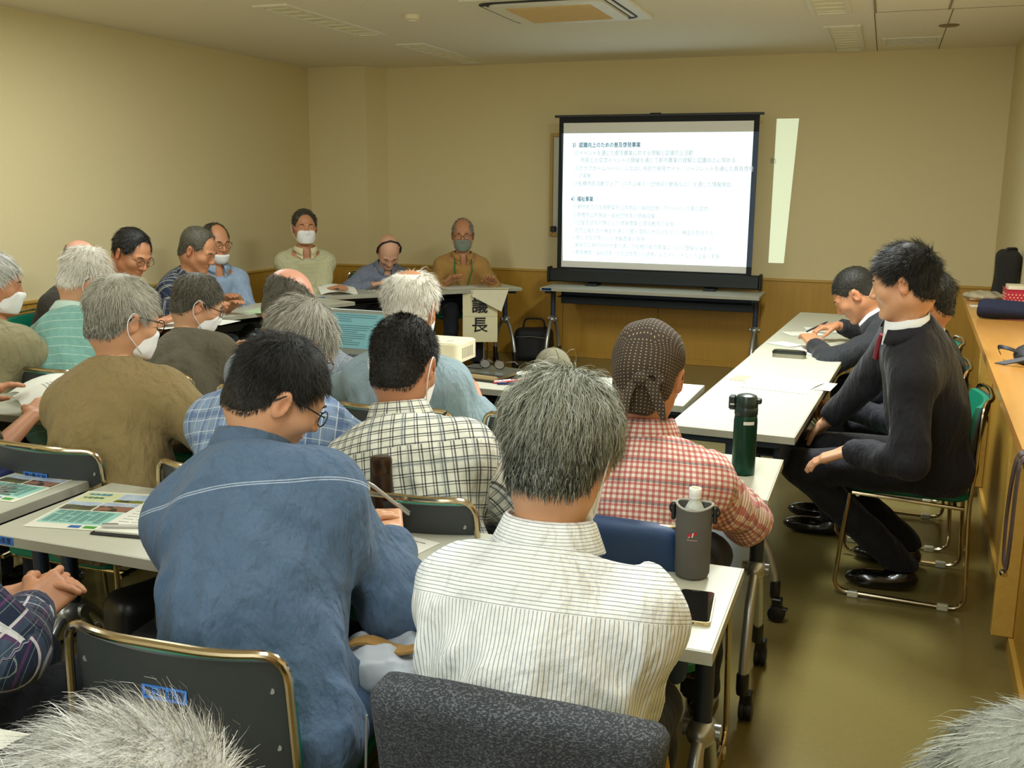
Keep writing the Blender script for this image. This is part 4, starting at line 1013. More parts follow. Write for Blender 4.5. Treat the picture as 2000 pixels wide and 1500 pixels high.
# --- third row
P['paleblue'] = person('white-haired man in pale blue shirt, bare crown, mask loop, leaning to his left', (-1.57, 3.10), .06, (-1.585, 3.25, 1.115),
    look=(.03, .25, .0), hs=1.08, width=1.02, bulk=1.05, shirt=S_LBLUE, trousers=TRD, collar=(S_LBLUE, .026, 'shirt'), mask=(MASKW, 0), fold=.009, loose=.014, tone='tan', hands=((-.22, .42, .735), (.16, .36, .735)), poles={1: (.6, -.3, -.8), -1: (-1, -.1, -.3)},
    hair=dict(mat=H_WHITE, n=6000, len=.036, thick=.013, beta=(2.6, 1), base=.75, thin=((0, -.055, .10), (.045, .05, .035), .93), bald=((0, -.048, .118), (.040, .045, .04)), lift=.3, messy=.18, grav=.4, w=.0009, crown=(0, -.04, .11)))
P['bald3'] = person('balding man in grey textured-stripe shirt, glasses, right arm stretched out', (-2.12, 3.22), .05, (-2.19, 3.40, 1.087),
    look=(-.35, .40, .0), hs=1.06, width=1.12, bulk=1.15, shirt=S_STEX, trousers=TRD, glasses=GLB, fold=.007, tone='pink', collar=(S_STEX, .026, 'shirt'), hands=((-.2, .40, .735), (.46, .40, .74)), poles={1: (1, -.4, -.35)},
    hair=dict(mat=H_DGREY, n=2500, len=.014, thick=.005, beta=(1.3, 2), base=.4, bald=((0, .02, .095), (.078, .125, .075)), lift=.1, messy=.1, w=.0009))
P['dark3'] = person('man in brown-grey jacket seen from behind, dark grey hair, turned right', (-2.72, 3.38), -.12, (-2.80, 3.62, 1.03),
    look=(-.6, .45, .05), hs=1.02, width=1.1, bulk=1.15, shirt=S_GREY, trousers=TRD, glasses=GLB, fold=.006, tone='mid', collar=(S_GREY, .034, 'tee'), mask=(MASKW, 0),
    hair=dict(mat=H_DGREY, n=4500, len=.028, thick=.012, beta=(1.5, 1.6), base=.38, lift=.2, messy=.15, grav=.5, w=.001))
P['aqua'] = person('man in aqua striped polo with green lanyard, yellowish white hair, glasses', (-3.20, 3.22), -.08, (-3.267, 3.48, 1.13),
    look=(-.5, .55, .1), hs=1.08, width=1.12, bulk=1.18, shirt=S_AQUA, trousers=TRD, glasses=GLB, fold=.007, tone='mid', collar=(plain('pale_green_collar', rgb(190, 214, 200), .8), .032, 'shirt'), mask=(MASKW, 0),
    hair=dict(mat=H_WHITE, n=4000, len=.042, thick=.012, beta=(2.2, 1), base=.7, bald=((0, .055, .09), (.05, .075, .07)), lift=.2, messy=.2, grav=.6, w=.001))
P['khaki'] = person('man at left edge in khaki jacket and white mask, silver hair', (-3.50, 3.02), -.15, (-3.49, 3.18, 1.13),
    look=(-.65, .2, 0), hs=1.05, width=1.1, bulk=1.1, shirt=S_KHAKI, trousers=TRD, fold=.010, loose=.012, tone='tan', mask=(MASKW, 0), hands=((-.15, .42, .74), (.02, .52, .80)), poles={1: (1, 0, -.6)},
    hair=dict(mat=H_LGREY, n=4000, len=.035, thick=.012, beta=(2.0, 1.2), base=.6, lift=.15, messy=.1, grav=.5, w=.001))
# --- along the left wall
P['darkjacket'] = person('bald man in charcoal jacket with white lanyard cord by the left wall', (-4.50, 4.50), -1.35, (-4.362, 4.60, 1.075),
    look=(-.1, .55, 0), hs=1.08, width=1.1, bulk=1.15, shirt=S_DSUIT, trousers=TRD, tone='pink', fold=.006, collar=(S_DSUIT, .026, 'shirt'),
    hair=dict(mat=H_DGREY, n=1200, len=.010, thick=.004, beta=(1.3, 2), base=.4, bald=((0, .0, .095), (.09, .125, .075)), w=.001))
P['olive'] = person('man in olive shirt with black swept hair and glasses by the left wall', (-4.42, 4.80), -1.75, (-4.165, 4.80, 1.131),
    look=(.05, .45, -.1), hs=1.16, width=1.14, bulk=1.2, shirt=S_OLIVE, sleeve='short', trousers=TRD, tone='tan', glasses=GLM, fold=.006, collar=(S_OLIVE, .018, 'shirt'), hands=((.18, .46, .735), (-.08, .44, .735)), poles={1: (1, 0, -.6), -1: (-1, 0, -.4)},
    hair=dict(mat=H_BLACK, n=2600, len=.024, thick=.014, front=.028, beta=(1, 5), base=.05, lift=.1, messy=.06, grav=.3, w=.0012, crown=(-.05, -.05, .09), nape=.05))
P['darkplaid'] = person('man in navy and cream striped short-sleeved shirt, looking down', (-4.38, 5.28), -1.45, (-4.076, 5.30, 1.128),
    look=(.05, .45, 0), hs=1.12, width=1.1, bulk=1.2, shirt=S_NPLAID, sleeve='short', trousers=TRD, tone='tan', fold=.006, collar=(S_NPLAID, .020, 'shirt'),
    hair=dict(mat=H_DGREY, n=2600, len=.014, thick=.010, front=.034, beta=(1.3, 2), base=.35, lift=.15, messy=.1, grav=.3, w=.0012))
P['lightblue'] = person('man in light blue shirt with chin mask and glasses, pocket pen, near the corner', (-4.55, 6.05), -2.2, (-4.462, 6.00, 1.125),
    look=(.22, .12, 0), hs=1.10, width=1.05, bulk=1.15, shirt=S_LSHIRT, trousers=TRD, tone='tan', glasses=GLM, fold=.007, collar=(S_LSHIRT, .018, 'shirt'), mask=(MASKW, -.045), hands=((-.05, .42, .735), (.1, .42, .735)),
    hair=dict(mat=H_DGREY, n=2000, len=.018, thick=.008, beta=(1.3, 2.4), base=.2, bald=((0, .07, .09), (.06, .07, .06)), w=.0012))
# --- head table
P['beige'] = person('man in beige checked shirt with white mask at the head table', (-4.36, 6.98), -2.45, (-4.275, 6.88, 1.205),
    look=(.0, .0, 0), hs=1.12, width=1.1, bulk=1.08, shirt=S_BEIGE, trousers=TRG, tone='tan', mask=(MASKW, .0), fold=.006, collar=(plain('cream_collar', rgb(222, 210, 168), .8), .016, 'shirt'), hands=((.10, .40, .735), (-.12, .40, .735)),
    hair=dict(mat=H_DGREY, n=2600, len=.018, thick=.013, front=.024, beta=(1.4, 2), base=.3, lift=.3, messy=.2, w=.0013))
P['bent'] = person('bald man in blue-grey shirt bowed over the head table with black headband', (-3.98, 7.58), -2.5, (-3.818, 7.42, .995),
    look=(0, .85, 0), hs=1.10, width=1.05, bulk=1.08, shirt=S_BG, trousers=TRD, tone='pale', fold=.007, collar=(S_BG, .02, 'shirt'), hands=((-.10, .34, .735), (.12, .34, .735)), poles={1: (.8, .1, -.3), -1: (-.8, .1, -.3)}, hair=None)
P['chairman'] = person('man in camel jacket with grey mask and green lanyard at the head table', (-3.44, 8.02), -2.65, (-3.342, 7.86, 1.125),
    look=(-.1, .08, 0), hs=1.10, width=1.08, bulk=1.08, shirt=S_CAMEL, trousers=TRD, tone='tan', glasses=GLM, mask=(MASKG, -.006), fold=.006, collar=(S_CAMEL, .016, 'shirt'), hands=((-.25, .36, .735), (.14, .34, .735)), curl=(.4, .4), handfine=.005,
    hair=dict(mat=H_GREY, n=2200, len=.014, thick=.008, beta=(1.6, 1.5), base=.45, bald=((0, .06, .09), (.058, .09, .06)), w=.0013))
# --- right side
P['writer'] = person('man in dark suit bent low over the right table writing, cropped hair', (.30, 5.42), 1.50, (-.12, 5.50, 1.005),
    look=(.0, .72, 0), hs=1.10, width=1.12, bulk=1.15, shirt=SUIT2, trousers=TRS, tone='tan', fold=.006, collar=(C_WH, .030, 'suit'), hands=((-.30, 5.42, .745), (-.20, 5.82, .79)), poles={'world': True, 1: (.8, -.3, -.3), -1: (-.9, -.3, -.3)}, handfine=.0045, curl=(.5, .9), pinch=(False, True), back=.06,
    hdir={1: (-.8, -.25, -.1)}, hair=dict(mat=H_BLACK, n=4500, len=.007, thick=.004, beta=(1.2, 2), base=.3, lift=.6, w=.0008, nape=.005))
P['behind'] = person('man in black suit with yellow lanyard, mostly hidden behind the nearest suited man', (.28, 4.66), 1.56, (.19, 4.62, 1.08),
    look=(0, .2, 0), hs=1.04, width=1.05, shirt=SUIT3, trousers=TRS, tone='tan', fold=.006, collar=(C_WH, .030, 'suit'), hands=((-.10, 4.44, .615), (-.13, 4.62, .60)), poles={'world': True, 1: (.8, -.3, -.5), -1: (-.9, -.3, -.5)}, handfine=.0045, curl=(.9, .9),
    hair=dict(mat=H_BLACK, n=2500, len=.03, thick=.012, beta=(1, 4), base=.1, w=.001))
P['young'] = person('young man in black suit with spiky black hair seated upright at right', (.24, 3.92), 1.52, (.075, 3.66, 1.24),
    look=(-.12, .24, .0), hs=1.0, width=1.08, bulk=1.08, shirt=SUIT, trousers=TRS, tone='mid', fine=.009, hfine=.0042, fold=.006, collar=(C_WH, .036, 'suit'), hands=((-.06, 3.66, .625), (-.16, 4.1, .62)), poles={'world': True, 1: (.8, -.3, -.6), -1: (-.6, -.6, -.6)}, handfine=.004, curl=(.35, .4),
    knee={-1: (-.24, 3.86, .50), 1: (-.24, 4.16, .50)}, foot={-1: (.17, 3.99, .10), 1: (.19, 4.26, .10)}, hdir={-1: (-.85, .0, -.35)},
    hair=dict(mat=H_BLACK, n=10000, len=.034, thick=.014, beta=(1, 4.5), base=.06, lift=.32, messy=.25, grav=.15, w=.0008, crown=(.02, -.07, .09), comb=(0, .15, .0), nape=.0, seg=5))
# ------------------------------------------------------------------ chairs
chair(-1.10, 1.52, .05, 'empty-looking stacking chair with blue sticker, left of denim shirt', 1.0)
chair(-.455, 1.51, 0, 'stacking chair under the charcoal jacket, man in pinstripe shirt')
chair(-1.68, 1.18, -.1, 'stacking chair of the man in purple plaid at left edge')
chair(-1.11, 2.39, .02, 'stacking chair with sticker behind the black and white checked shirt')
chair(-.545, 2.40, 0, 'stacking chair under the navy jacket, gingham shirt')
chair(-2.28, 2.42, 0, 'stacking chair with sticker behind table with keys and flyer')
chair(-1.62, 2.40, -.1, 'stacking chair of the man in light blue plaid, turquoise pad edge')
chair(-1.57, 3.26, .06, 'stacking chair of white-haired man in pale blue shirt')
chair(-1.00, 3.30, -.05, 'vacant stacking chair at projector table, right of pale blue shirt')
chair(-2.14, 3.36, .05, 'stacking chair of balding man in grey textured shirt')
chair(-2.74, 3.48, -.1, 'stacking chair of man in brown-grey jacket')
chair(-3.22, 3.36, -.05, 'stacking chair of man in aqua polo')
chair(-3.60, 3.12, -.15, 'stacking chair of man in khaki jacket at left edge')
chair(-4.45, 4.50, -1.35, 'stacking chair of bald man in charcoal jacket, green pad showing')
chair(-4.37, 4.82, -1.75, 'stacking chair of man in olive shirt by the left wall')
chair(-4.33, 5.34, -1.45, 'stacking chair of man in striped navy shirt by the left wall')
chair(-4.52, 6.00, -2.2, 'stacking chair of man in light blue shirt near the corner')
chair(-4.33, 6.95, -2.45, 'stacking chair of man in beige shirt at head table')
chair(-4.02, 7.60, -2.5, 'green stacking chair showing left of the bowed man at head table')
chair(-3.44, 8.00, -2.65, 'stacking chair of man in camel jacket at head table')
chair(.16, 4.08, 1.54, 'stacking chair on the bare floor, young man in black suit')
chair(.13, 4.72, 1.57, 'stacking chair partly behind young man in black suit')
chair(.15, 5.45, 1.55, 'stacking chair of the writing man at right')
chair(-2.98, 2.40, 0, 'stacking chair at left edge under hand holding papers')

# ------------------------------------------------------------------ projection screen
FAB = plain('matt_screen_fabric', rgb(238, 238, 232), .9, 0, .02); BLKF = plain('black_screen_border', rgb(16, 17, 20), .75)
t = thing('projection_screen', 'portable pull-up projection screen with lit slide on the folding table', 'screen', (-1.805, 8.26, .7))
YS = .04   # plane of the fabric, local
def loc_(x, z): return (x+1.805, z-.7)
MB().box(-.797, .797, YS-.002, YS+.001, .148, 1.356, .0005).build('screen_fabric', FAB, t)
b = MB(); b.box(-.835, -.797, YS-.003, YS+.001, .12, 1.405, .0005); b.box(.779, .822, YS-.003, YS+.001, .12, 1.405, .0005)
b.box(-.797, .779, YS-.003, YS+.001, 1.356, 1.405, .0005); b.box(-.797, .779, YS-.003, YS+.001, .12, .148, .0005)
b.build('border', BLKF, t, kind='stuff')
MB().box(-.875, .855, YS-.012, YS+.014, 1.400, 1.420, .004).build('top_bar', BLACKP, t)
MB().box(-.06, .03, YS-.008, YS+.02, 1.420, 1.428, .003).build('catch', BLACKP, t)
hb = MB(); hb.box(-.895, .895, YS-.045, YS+.045, .022, .135, .012); hb.build('housing', plain('screen_housing_black', rgb(22, 28, 28), .35), t)
for s in (-1, 1):
    MB().box(s*.9-.012, s*.9+.012, YS-.05, YS+.05, .015, .15, .008).build('end_cap', BLACKP, t)
    MB().box(s*.5-.05, s*.5+.05, YS-.10, YS+.08, 0, .02, .005).build('foot', BLACKP, t)
MB().tube([(0, YS+.03, .03), (0, YS+.03, 1.41)], .012, 10).build('support_pole', BLACKP, t)
HD = plain('slide_heading_shade', rgb(78, 88, 92), .9); GL = plain('slide_text_shade', rgb(176, 206, 206), .9); GL2 = plain('slide_text_shade_left', rgb(176, 158, 146), .9)  # dark parts of the projected slide, painted as lettering colour
slide = [('3）認識向上のための普及啓発事業', 283, 1120, 257, 1), ('①イベントを通じた都市農業に対する理解と認識向上活動', 298, 1125, 1357, 0), ('市民との交流イベントの開催を通じて都市農業の理解と認識向上に努める', 312, 1137, 1437, 0),
         ('②クラブホームページ、ふなばし市民力発見サイト、リーフレットを通じた普及啓発', 328, 1125, 1471, 0), ('の実施', 343, 1134, 1158, 0), ('③船橋市民活動フェア（パネル展示・団体紹介動画など）を通じた情報発信', 358, 1124, 1431, 0),
         ('4）福祉事業', 389, 1119, 1165, 1), ('①耕作地での生産野菜を公共施設・福祉団体・フードバンク等に提供', 405, 1124, 1390, 0), ('②寄贈先公共施設・福祉団体等の情報収集', 421, 1123, 1289, 0), ('③児童生徒を対象とした体験農業と環境教育の実施', 436, 1123, 1326, 0),
         ('自然と触れ合う機会を通じて農や環境の大切さを学ぶ、機会を提供する', 452, 1128, 1401, 0), ('④親と子を対象とした体験農業の実施', 467, 1122, 1270, 0), ('圃場での親子共同作業を通じて船橋の都市農業について理解を深める', 482, 1128, 1401, 0), ('⑤教育機関・福祉団体・市民団体等との連携によるイベントなどの企画・実施', 497, 1122, 1416, 0)]
slide[0] = (slide[0][0], 282, 1120, 1256, 1)
for s_, py, x0, x1, h_ in slide:
    zz = 2.055-(py-238)/(527-238)*1.205-.7; xa = -2.602+(x0-1101)*1.584/368+1.805; wd = (x1-x0)*1.58/368
    text('lettering', s_, .046, HD if h_ else GL2, t, (xa, YS-.0045, zz), (PI/2, 0, 0), bev=.0006 if h_ else .0, width=wd)
text('lettering', '動', .05, plain('wall_slide_shade', rgb(150, 150, 130), .9), None, (-.925, 8.668, 1.75), (PI/2, 0, 0), label='projected character on the wall right of the screen', cat='lettering')  # dark of the projected character put into the lettering colour
# whiteboard behind the screen
t = thing('whiteboard', 'wood-framed whiteboard on far wall, mostly hidden behind the screen', 'whiteboard', (-2.40, 8.655, 1.54))
MB().box(-.40, .40, -.012, .01, -.42, .42, .003).build('board', plain('whiteboard_face', rgb(214, 216, 204), .3), t)
for a in ((-.43, -.40, -.45, .45), (.40, .43, -.45, .45), (-.40, .40, .42, .45), (-.40, .40, -.45, -.42)): MB().box(a[0], a[1], -.02, .01, a[2], a[3], .003).build('frame_rail', WOODT, t)
MB().box(-.41, -.36, -.05, -.012, -.41, -.36, .006).build('eraser', BLACKP, t)

# ------------------------------------------------------------------ things on the tables
def paper(x, y, z, w, h, rz, label, curl=.0, lift=0., lines=10, cat='paper', m=PAPER, group=None, bend=0., ink=True, heads=2, seed=1):
    t = thing('paper_sheet', label, cat, (x, y, z+.0006), rz, group); rng = random.Random(seed)
    def fn(u, v):
        X = (u-.5)*w; Y = (v-.5)*h; return (X, Y, .001+curl*(abs(v-.5)*2)**2*.5+lift*max(0, v-.5)**2*4*.25+bend*math.sin(u*PI)*.5)
    MB().sheet(fn, 6, 10, .0008).build('sheet', m, t)
    if ink:
        b = MB()
        for i in range(lines):
            v = .88-.76*i/max(1, lines-1); x0 = .12 if rng.random() > .3 else .2; x1 = .5+.4*rng.random()
            n = 5
            for k in range(n):
                a = x0+(x1-x0)*k/n; c = x0+(x1-x0)*(k+.85)/n; p = fn(a, v); q = fn(c, v); r = .0016 if i in (0,) else .0009
                b.add([(p[0], p[1]-r, p[2]+.0007), (q[0], q[1]-r, q[2]+.0007), (q[0], q[1]+r, q[2]+.0007), (p[0], p[1]+r, p[2]+.0007)], [(0, 1, 2, 3)])
        b.build('printed_lines', plain('print_grey', rgb(110, 110, 112), .8), t, kind='stuff')
    return t
def photo_mat(name, sky, land, land2, split=.45, sc=30):
    m, nt, b = new_mat(name); tc = OBJC(nt); xyz = XYZ(nt, tc)
    n = NOISE(nt, tc, sc, 4); k = M(nt, 'GREATER_THAN', M(nt, 'ADD', xyz[1], M(nt, 'MULTIPLY', n, .02)), split)
    nt.links.new(MIX(nt, k, MIX(nt, M(nt, 'GREATER_THAN', n, .52), land, land2), MIX(nt, n, sky, rgb(226, 232, 236))), b.inputs['Base Color']); b.inputs['Roughness'].default_value = .4
    return m
def flyer(x, y, rz, label):
    t = thing('flyer', label, 'flyer', (x, y, .7008), rz); w, h = .21, .297
    g = lambda u, v: ((u-.5)*w, (v-.5)*h, .0012)
    MB().box(-w/2, w/2, -h/2, h/2, 0, .0010, .0002).build('sheet', plain('flyer_paper', rgb(234, 234, 216), .4), t)
    def patch(nm, u0, u1, v0, v1, m):
        a = g(u0, v0); c = g(u1, v1); return MB().box(a[0], c[0], a[1], c[1], .0010, .0013, 0).build(nm, m, t)
    patch('title_field', .04, .55, .70, .96, plain('flyer_yellow', rgb(220, 224, 176), .5)); patch('text_field', .06, .94, .12, .45, plain('flyer_green', rgb(150, 204, 190), .5))
    patch('photo_print', .57, .97, .72, .95, photo_mat('flyer_photo_a'+label[:3], rgb(140, 176, 214), rgb(120, 126, 50), rgb(60, 62, 30), .095))
    patch('photo_print', .04, .47, .47, .69, photo_mat('flyer_photo_b'+label[:3], rgb(140, 176, 214), rgb(96, 104, 58), rgb(84, 76, 70), .038))
    patch('photo_print', .50, .97, .47, .70, photo_mat('flyer_photo_c'+label[:3], rgb(120, 150, 200), rgb(150, 110, 90), rgb(60, 60, 44), .042))
    b = MB(); rr = random.Random(3)
    for i in range(11):
        v = .43-.027*i; 
        for k in range(7):
            u = .1+.11*k; 
            if rr.random() > .12: p = g(u, v); q = g(u+.09, v+.012); b.box(p[0], q[0], p[1], q[1], .0013, .0015, 0)
    b.build('printed_lines', plain('flyer_ink', rgb(44, 92, 92), .7), t, kind='stuff')
    text('lettering', '市民農園', .017, plain('flyer_title_ink', rgb(60, 140, 170), .6), t, (-.085, .118, .0016), bold=.0004)
    text('lettering', '体験募集', .015, plain('flyer_title_ink2', rgb(60, 120, 90), .6), t, (-.085, .09, .0016), bold=.0004)
    patch('logo_print', .55, .70, .03, .09, plain('logo_blue', rgb(40, 100, 170), .5)); patch('logo_print', .74, .9, .03, .09, plain('logo_green', rgb(70, 150, 60), .5))
    return t
flyer(-1.905, 1.985, .20, 'colour flyer with field photos beside the open notebook and pen')
flyer(-2.26, 2.10, .03, 'colour flyer with field photos under the keys at left edge')
# notebook with pen
t = thing('notebook', 'open clipboard notebook with a pen left of denim sleeve', 'notebook', (-1.70, 1.975, .7008), .14)
MB().prism(rrect(.20, .26, .008), 0, .003).build('cover', plain('black_cover', rgb(24, 24, 26), .5), t)
MB().box(-.092, .092, -.118, .125, .003, .009, .001).build('page_block', PAPER, t)
b = MB()
for i in range(9):
    for k in range(4): b.box(-.07+.035*k, -.042+.035*k, .09-.02*i, .092-.02*i, .009, .0093, 0)
b.build('handwriting', plain('print_grey', rgb(110, 110, 112)), t, kind='stuff')
def pen(x, y, z, rz, L, m, label, tilt=0., cap=None):
    t = thing('pen', label, 'pen', (x, y, z), rz); T = TR((0, 0, .0055), (0, -tilt, 0))
    b = MB(); b.tube([(-L/2, 0, 0), (-L/2+.006, 0, 0), (L/2-.014, 0, 0), (L/2-.004, 0, 0), (L/2, 0, 0)], [.0035, .0048, .0048, .0032, .0006], 10, T=T); b.build('barrel', m, t)
    MB().box(-L/2+.002, -L/2+.042, -.0015, .0015, .0045, .0072, .0006, T=T).build('clip', SILVER, t)
    return t
pen(-1.70, 1.885, .710, .35, .14, plain('clear_pen', rgb(210, 208, 200), .25), 'clear pen lying across the notebook page')
# keys and navy folder at the left edge
for (x, y, n, lb) in ((-2.27, 2.005, 4, 'bunch of keys on the flyer at left edge'), (-2.42, 2.20, 3, 'small key ring on the table at far left edge')):
    t = thing('key_ring', lb, 'keys', (x, y, .7026), .4); rr = random.Random(n)
    MB().tube([(.014*math.cos(a*PI/6), .014*math.sin(a*PI/6), .003) for a in range(12)], .0012, 6, True).build('ring', SILVER, t)
    for k in range(n):
        a = -.5+k*.45; T = TR((0, 0, .001+.0025*k), (0, 0, a)); b = MB(); b.lathe([(.010, 0), (.011, .0011), (.010, .002)], 12, T @ TR((.024, 0, 0))); b.box(.032, .062, -.0035, .0035, 0, .002, .0004, T=T)
        for q in range(3): b.box(.04+.007*q, .043+.007*q, -.0055, -.0035, 0, .002, 0, T=T)
        b.build('key', SILVER, t)
t = thing('folder', 'dark blue folder between the flyer and left edge', 'folder', (-2.435, 2.14, .7004), .03)
MB().prism(rrect(.12, .30, .006), 0, .005).build('cover', plain('navy_folder', rgb(34, 44, 104), .45), t)
MB().box(-.05, .05, -.14, .14, .005, .0065, .0005).build('inner_sheet', plain('folder_sheet', rgb(52, 60, 110), .5), t)
# phone
t = thing('smartphone', 'black-screened smartphone with pale gold edge at the table corner', 'phone', (-.306, 1.937, .7003), .085)
MB().prism(rrect(.0745, .158, .011, 6), 0, .0085).build('case', plain('pale_gold_case', rgb(206, 188, 140), .3, .5), t)
MB().prism(rrect(.0695, .153, .009, 6), .0085, .0092).build('display', plain('black_glass', rgb(6, 7, 9), .06, 0, .02, 20, .7), t)
MB().box(-.0055, .0055, -.0795, -.0786, .0025, .0060, .0006).build('charging_port', plain('port_dark', rgb(50, 60, 90), .4), t)
b = MB()
for k in range(4): b.lathe([(.0009, 0), (.0009, .0006)], 8, TR((.012+.004*k, -.0788, .0043), (PI/2, 0, 0)))
b.build('speaker_holes', BLACKP, t, kind='stuff')
MB().box(-.014, .004, .070, .0725, .0092, .0094, .0001).build('earpiece', plain('earpiece_grey', rgb(60, 60, 64), .4), t)
# neoprene bottle sleeve with a drink bottle in it
NEO = plain('grey_neoprene', rgb(92, 90, 84), .9, 0, .1, 400, .2, .3)
t = thing('bottle_sleeve', 'grey neoprene bottle cover with red emblem on the front table', 'bottle cover', (-.345, 2.115, .7004))
MB().lathe([(.030, 0), (.040, .004), (.044, .014), (.0445, .10), (.0455, .195), (.0445, .197), (.0435, .195), (.042, .10), (.040, .02)], 32).build('sleeve', NEO, t)
MB().tube([(.0450*math.cos(a*PI/12), .0450*math.sin(a*PI/12), .197+.004*math.cos(a*PI/6)) for a in range(24)], .0034, 8, True).build('rim_binding', plain('sleeve_rim', rgb(150, 148, 138), .8), t)
for s in (-1, 1):
    b = MB(); b.box(s*.052-.005, s*.052+.005, -.008, .008, .150, .196, .003); b.tube([(s*.052+.010*math.cos(a*PI/6), 0, .182+.014*math.sin(a*PI/6)) for a in range(12)], .003, 6, True); b.build('strap_clip', BLACKP, t)
cr = MB()
def cyl(b, pts2, r, cz_, ca): # flat print wrapped on the sleeve
    V = []
    for x, z in pts2:
        a = ca+x/r; V.append((r*math.cos(a), r*math.sin(a), cz_+z))
    b.add(V, [tuple(range(len(V)))])
ang = -PI/2+.10
for k in range(5):
    x0 = -.013+.005*k; cyl(cr, [(x0, -.006+.002*k), (x0+.005, -.006+.002*k-.001), (x0+.0052, .004+.0014*k), (x0, .001+.0012*k)], .0457, .128, ang)
cr.build('emblem', plain('emblem_red', rgb(176, 30, 50), .5), t)
b = MB(); cyl(b, [(-.011, -.008), (-.0085, -.008), (.004, .006), (.001, .006)], .0459, .128, ang); cyl(b, [(-.002, -.006), (.001, -.006), (.003, .004), (.001, .005)], .0459, .128, ang)
b.build('emblem_stripe', WHITE, t)
b = MB()
for k in range(8): cyl(b, [(-.013+.0033*k, -.0155), (-.0108+.0033*k, -.0155), (-.0108+.0033*k, -.0125), (-.013+.0033*k, -.0125)], .0457, .128, ang)
b.build('emblem_lettering', plain('emblem_text', rgb(190, 150, 140), .5), t, kind='stuff')
t = thing('drink_bottle', 'clear plastic bottle with white cap inside the grey cover', 'bottle', (-.345, 2.115, .722))
MB().lathe([(.03, 0), (.033, .006), (.033, .15), (.030, .165), (.018, .19), (.0135, .20), (.0135, .208)], 24).build('bottle_body', plain('clear_bottle', rgb(200, 206, 196), .12), t)
MB().lathe([(.0158, .207), (.0158, .209), (.0155, .2135), (.0160, .2145), (.0158, .231), (.0145, .233)], 28).build('cap', plain('white_cap', rgb(238, 238, 232), .4), t)
MB().lathe([(.0105, .233), (.0105, .2334)], 16).build('cap_print', plain('cap_print', rgb(150, 150, 60), .5), t)
for o_ in list(COL.objects):
    if o_.name in ('bottle_sleeve', 'drink_bottle'): o_.scale = (.88, .88, .84)
    if o_.name == 'drink_bottle': o_.location.z = .7004+.008
# brown flask
t = thing('thermos_bottle', 'slim dark brown steel flask between the two front men', 'flask', (-1.135, 2.145, .7003))
BRN = plain('brown_metallic', rgb(58, 44, 32), .3, .65)
MB().lathe([(.024, 0), (.0275, .003), (.028, .010), (.028, .142), (.0272, .144)], 32).build('flask_body', BRN, t)
MB().lathe([(.0272, .1445), (.0278, .146), (.0278, .176), (.026, .184), (.021, .1865), (.010, .187)], 32).build('lid', plain('brown_lid', rgb(70, 52, 36), .25, .7), t)
b = MB()
V = [(.0283*math.cos(-PI/2+.9*(k/8-.5)), .0283*math.sin(-PI/2+.9*(k/8-.5)), z) for z in (.018, .052) for k in range(9)]
b.add(V, [(k, k+1, k+10, k+9) for k in range(8)]).build('spec_label', plain('silver_label', rgb(178, 168, 140), .3, .4), t)
b = MB()
for k in range(4):
    z = .024+.007*k; V = [(.0285*math.cos(-PI/2+.6*(j/4-.5)), .0285*math.sin(-PI/2+.6*(j/4-.5)), z+dz) for dz in (0, .002) for j in range(5)]; b.add(V, [(j, j+1, j+6, j+5) for j in range(4)])
b.build('label_print', INK, t, kind='stuff')
# green flask
t = thing('thermos_bottle', 'tall dark green vacuum flask with flip lid on second row table', 'flask', (-.345, 2.975, .7003))
GRN = plain('dark_green_metallic', rgb(18, 62, 48), .28, .6, .12, 60)
MB().lathe([(.031, 0), (.0345, .003), (.035, .012), (.035, .165), (.0335, .178), (.0325, .182)], 32).build('flask_body', GRN, t)
MB().lathe([(.0335, .183), (.0345, .186), (.0345, .205), (.033, .208)], 32).build('collar_ring', plain('green_black_plastic', rgb(14, 40, 34), .3), t)
b = MB(); b.lathe([(.0335, .208), (.034, .212), (.033, .232), (.028, .242), (.016, .246)], 32); b.box(-.052, -.030, -.012, .012, .196, .240, .005); b.box(.026, .044, -.008, .008, .218, .236, .004)
b.build('flip_lid', plain('green_black_plastic', rgb(14, 40, 34)), t)
V = [(.0355*math.cos(-1.15+.95*(k/8-.5)), .0355*math.sin(-1.15+.95*(k/8-.5)), z) for z in (.158, .168) for k in range(9)]
MB().add(V, [(k, k+1, k+10, k+9) for k in range(8)]).build('band_label', plain('label_white', rgb(206, 210, 200), .5), t)
MB().box(-.047, -.034, -.0135, -.012, .212, .216, .0003).build('button', plain('label_white', rgb(206, 210, 200)), t)
# papers under the writing hands in front
paper(-1.045, 2.01, .7003, .15, .20, -.22, 'stack of papers under the denim-shirted man hand beside brown flask', lines=8, heads=1)
pen(-1.075, 2.07, .80, -2.3, .14, SILVER, 'silver pen held by the man in denim shirt', tilt=.75)
paper(-1.37, 2.86, .7003, .15, .20, -.1, 'white note sheet under the hand between blue plaid and checked shirts', lines=3)
pen(-1.33, 2.88, .775, .4, .13, BLACKP, 'dark pen over the white note sheet', tilt=.8)
paper(-.40, 2.83, .7003, .12, .16, .2, 'small white sheet by elbow of the gingham shirt', lines=4)
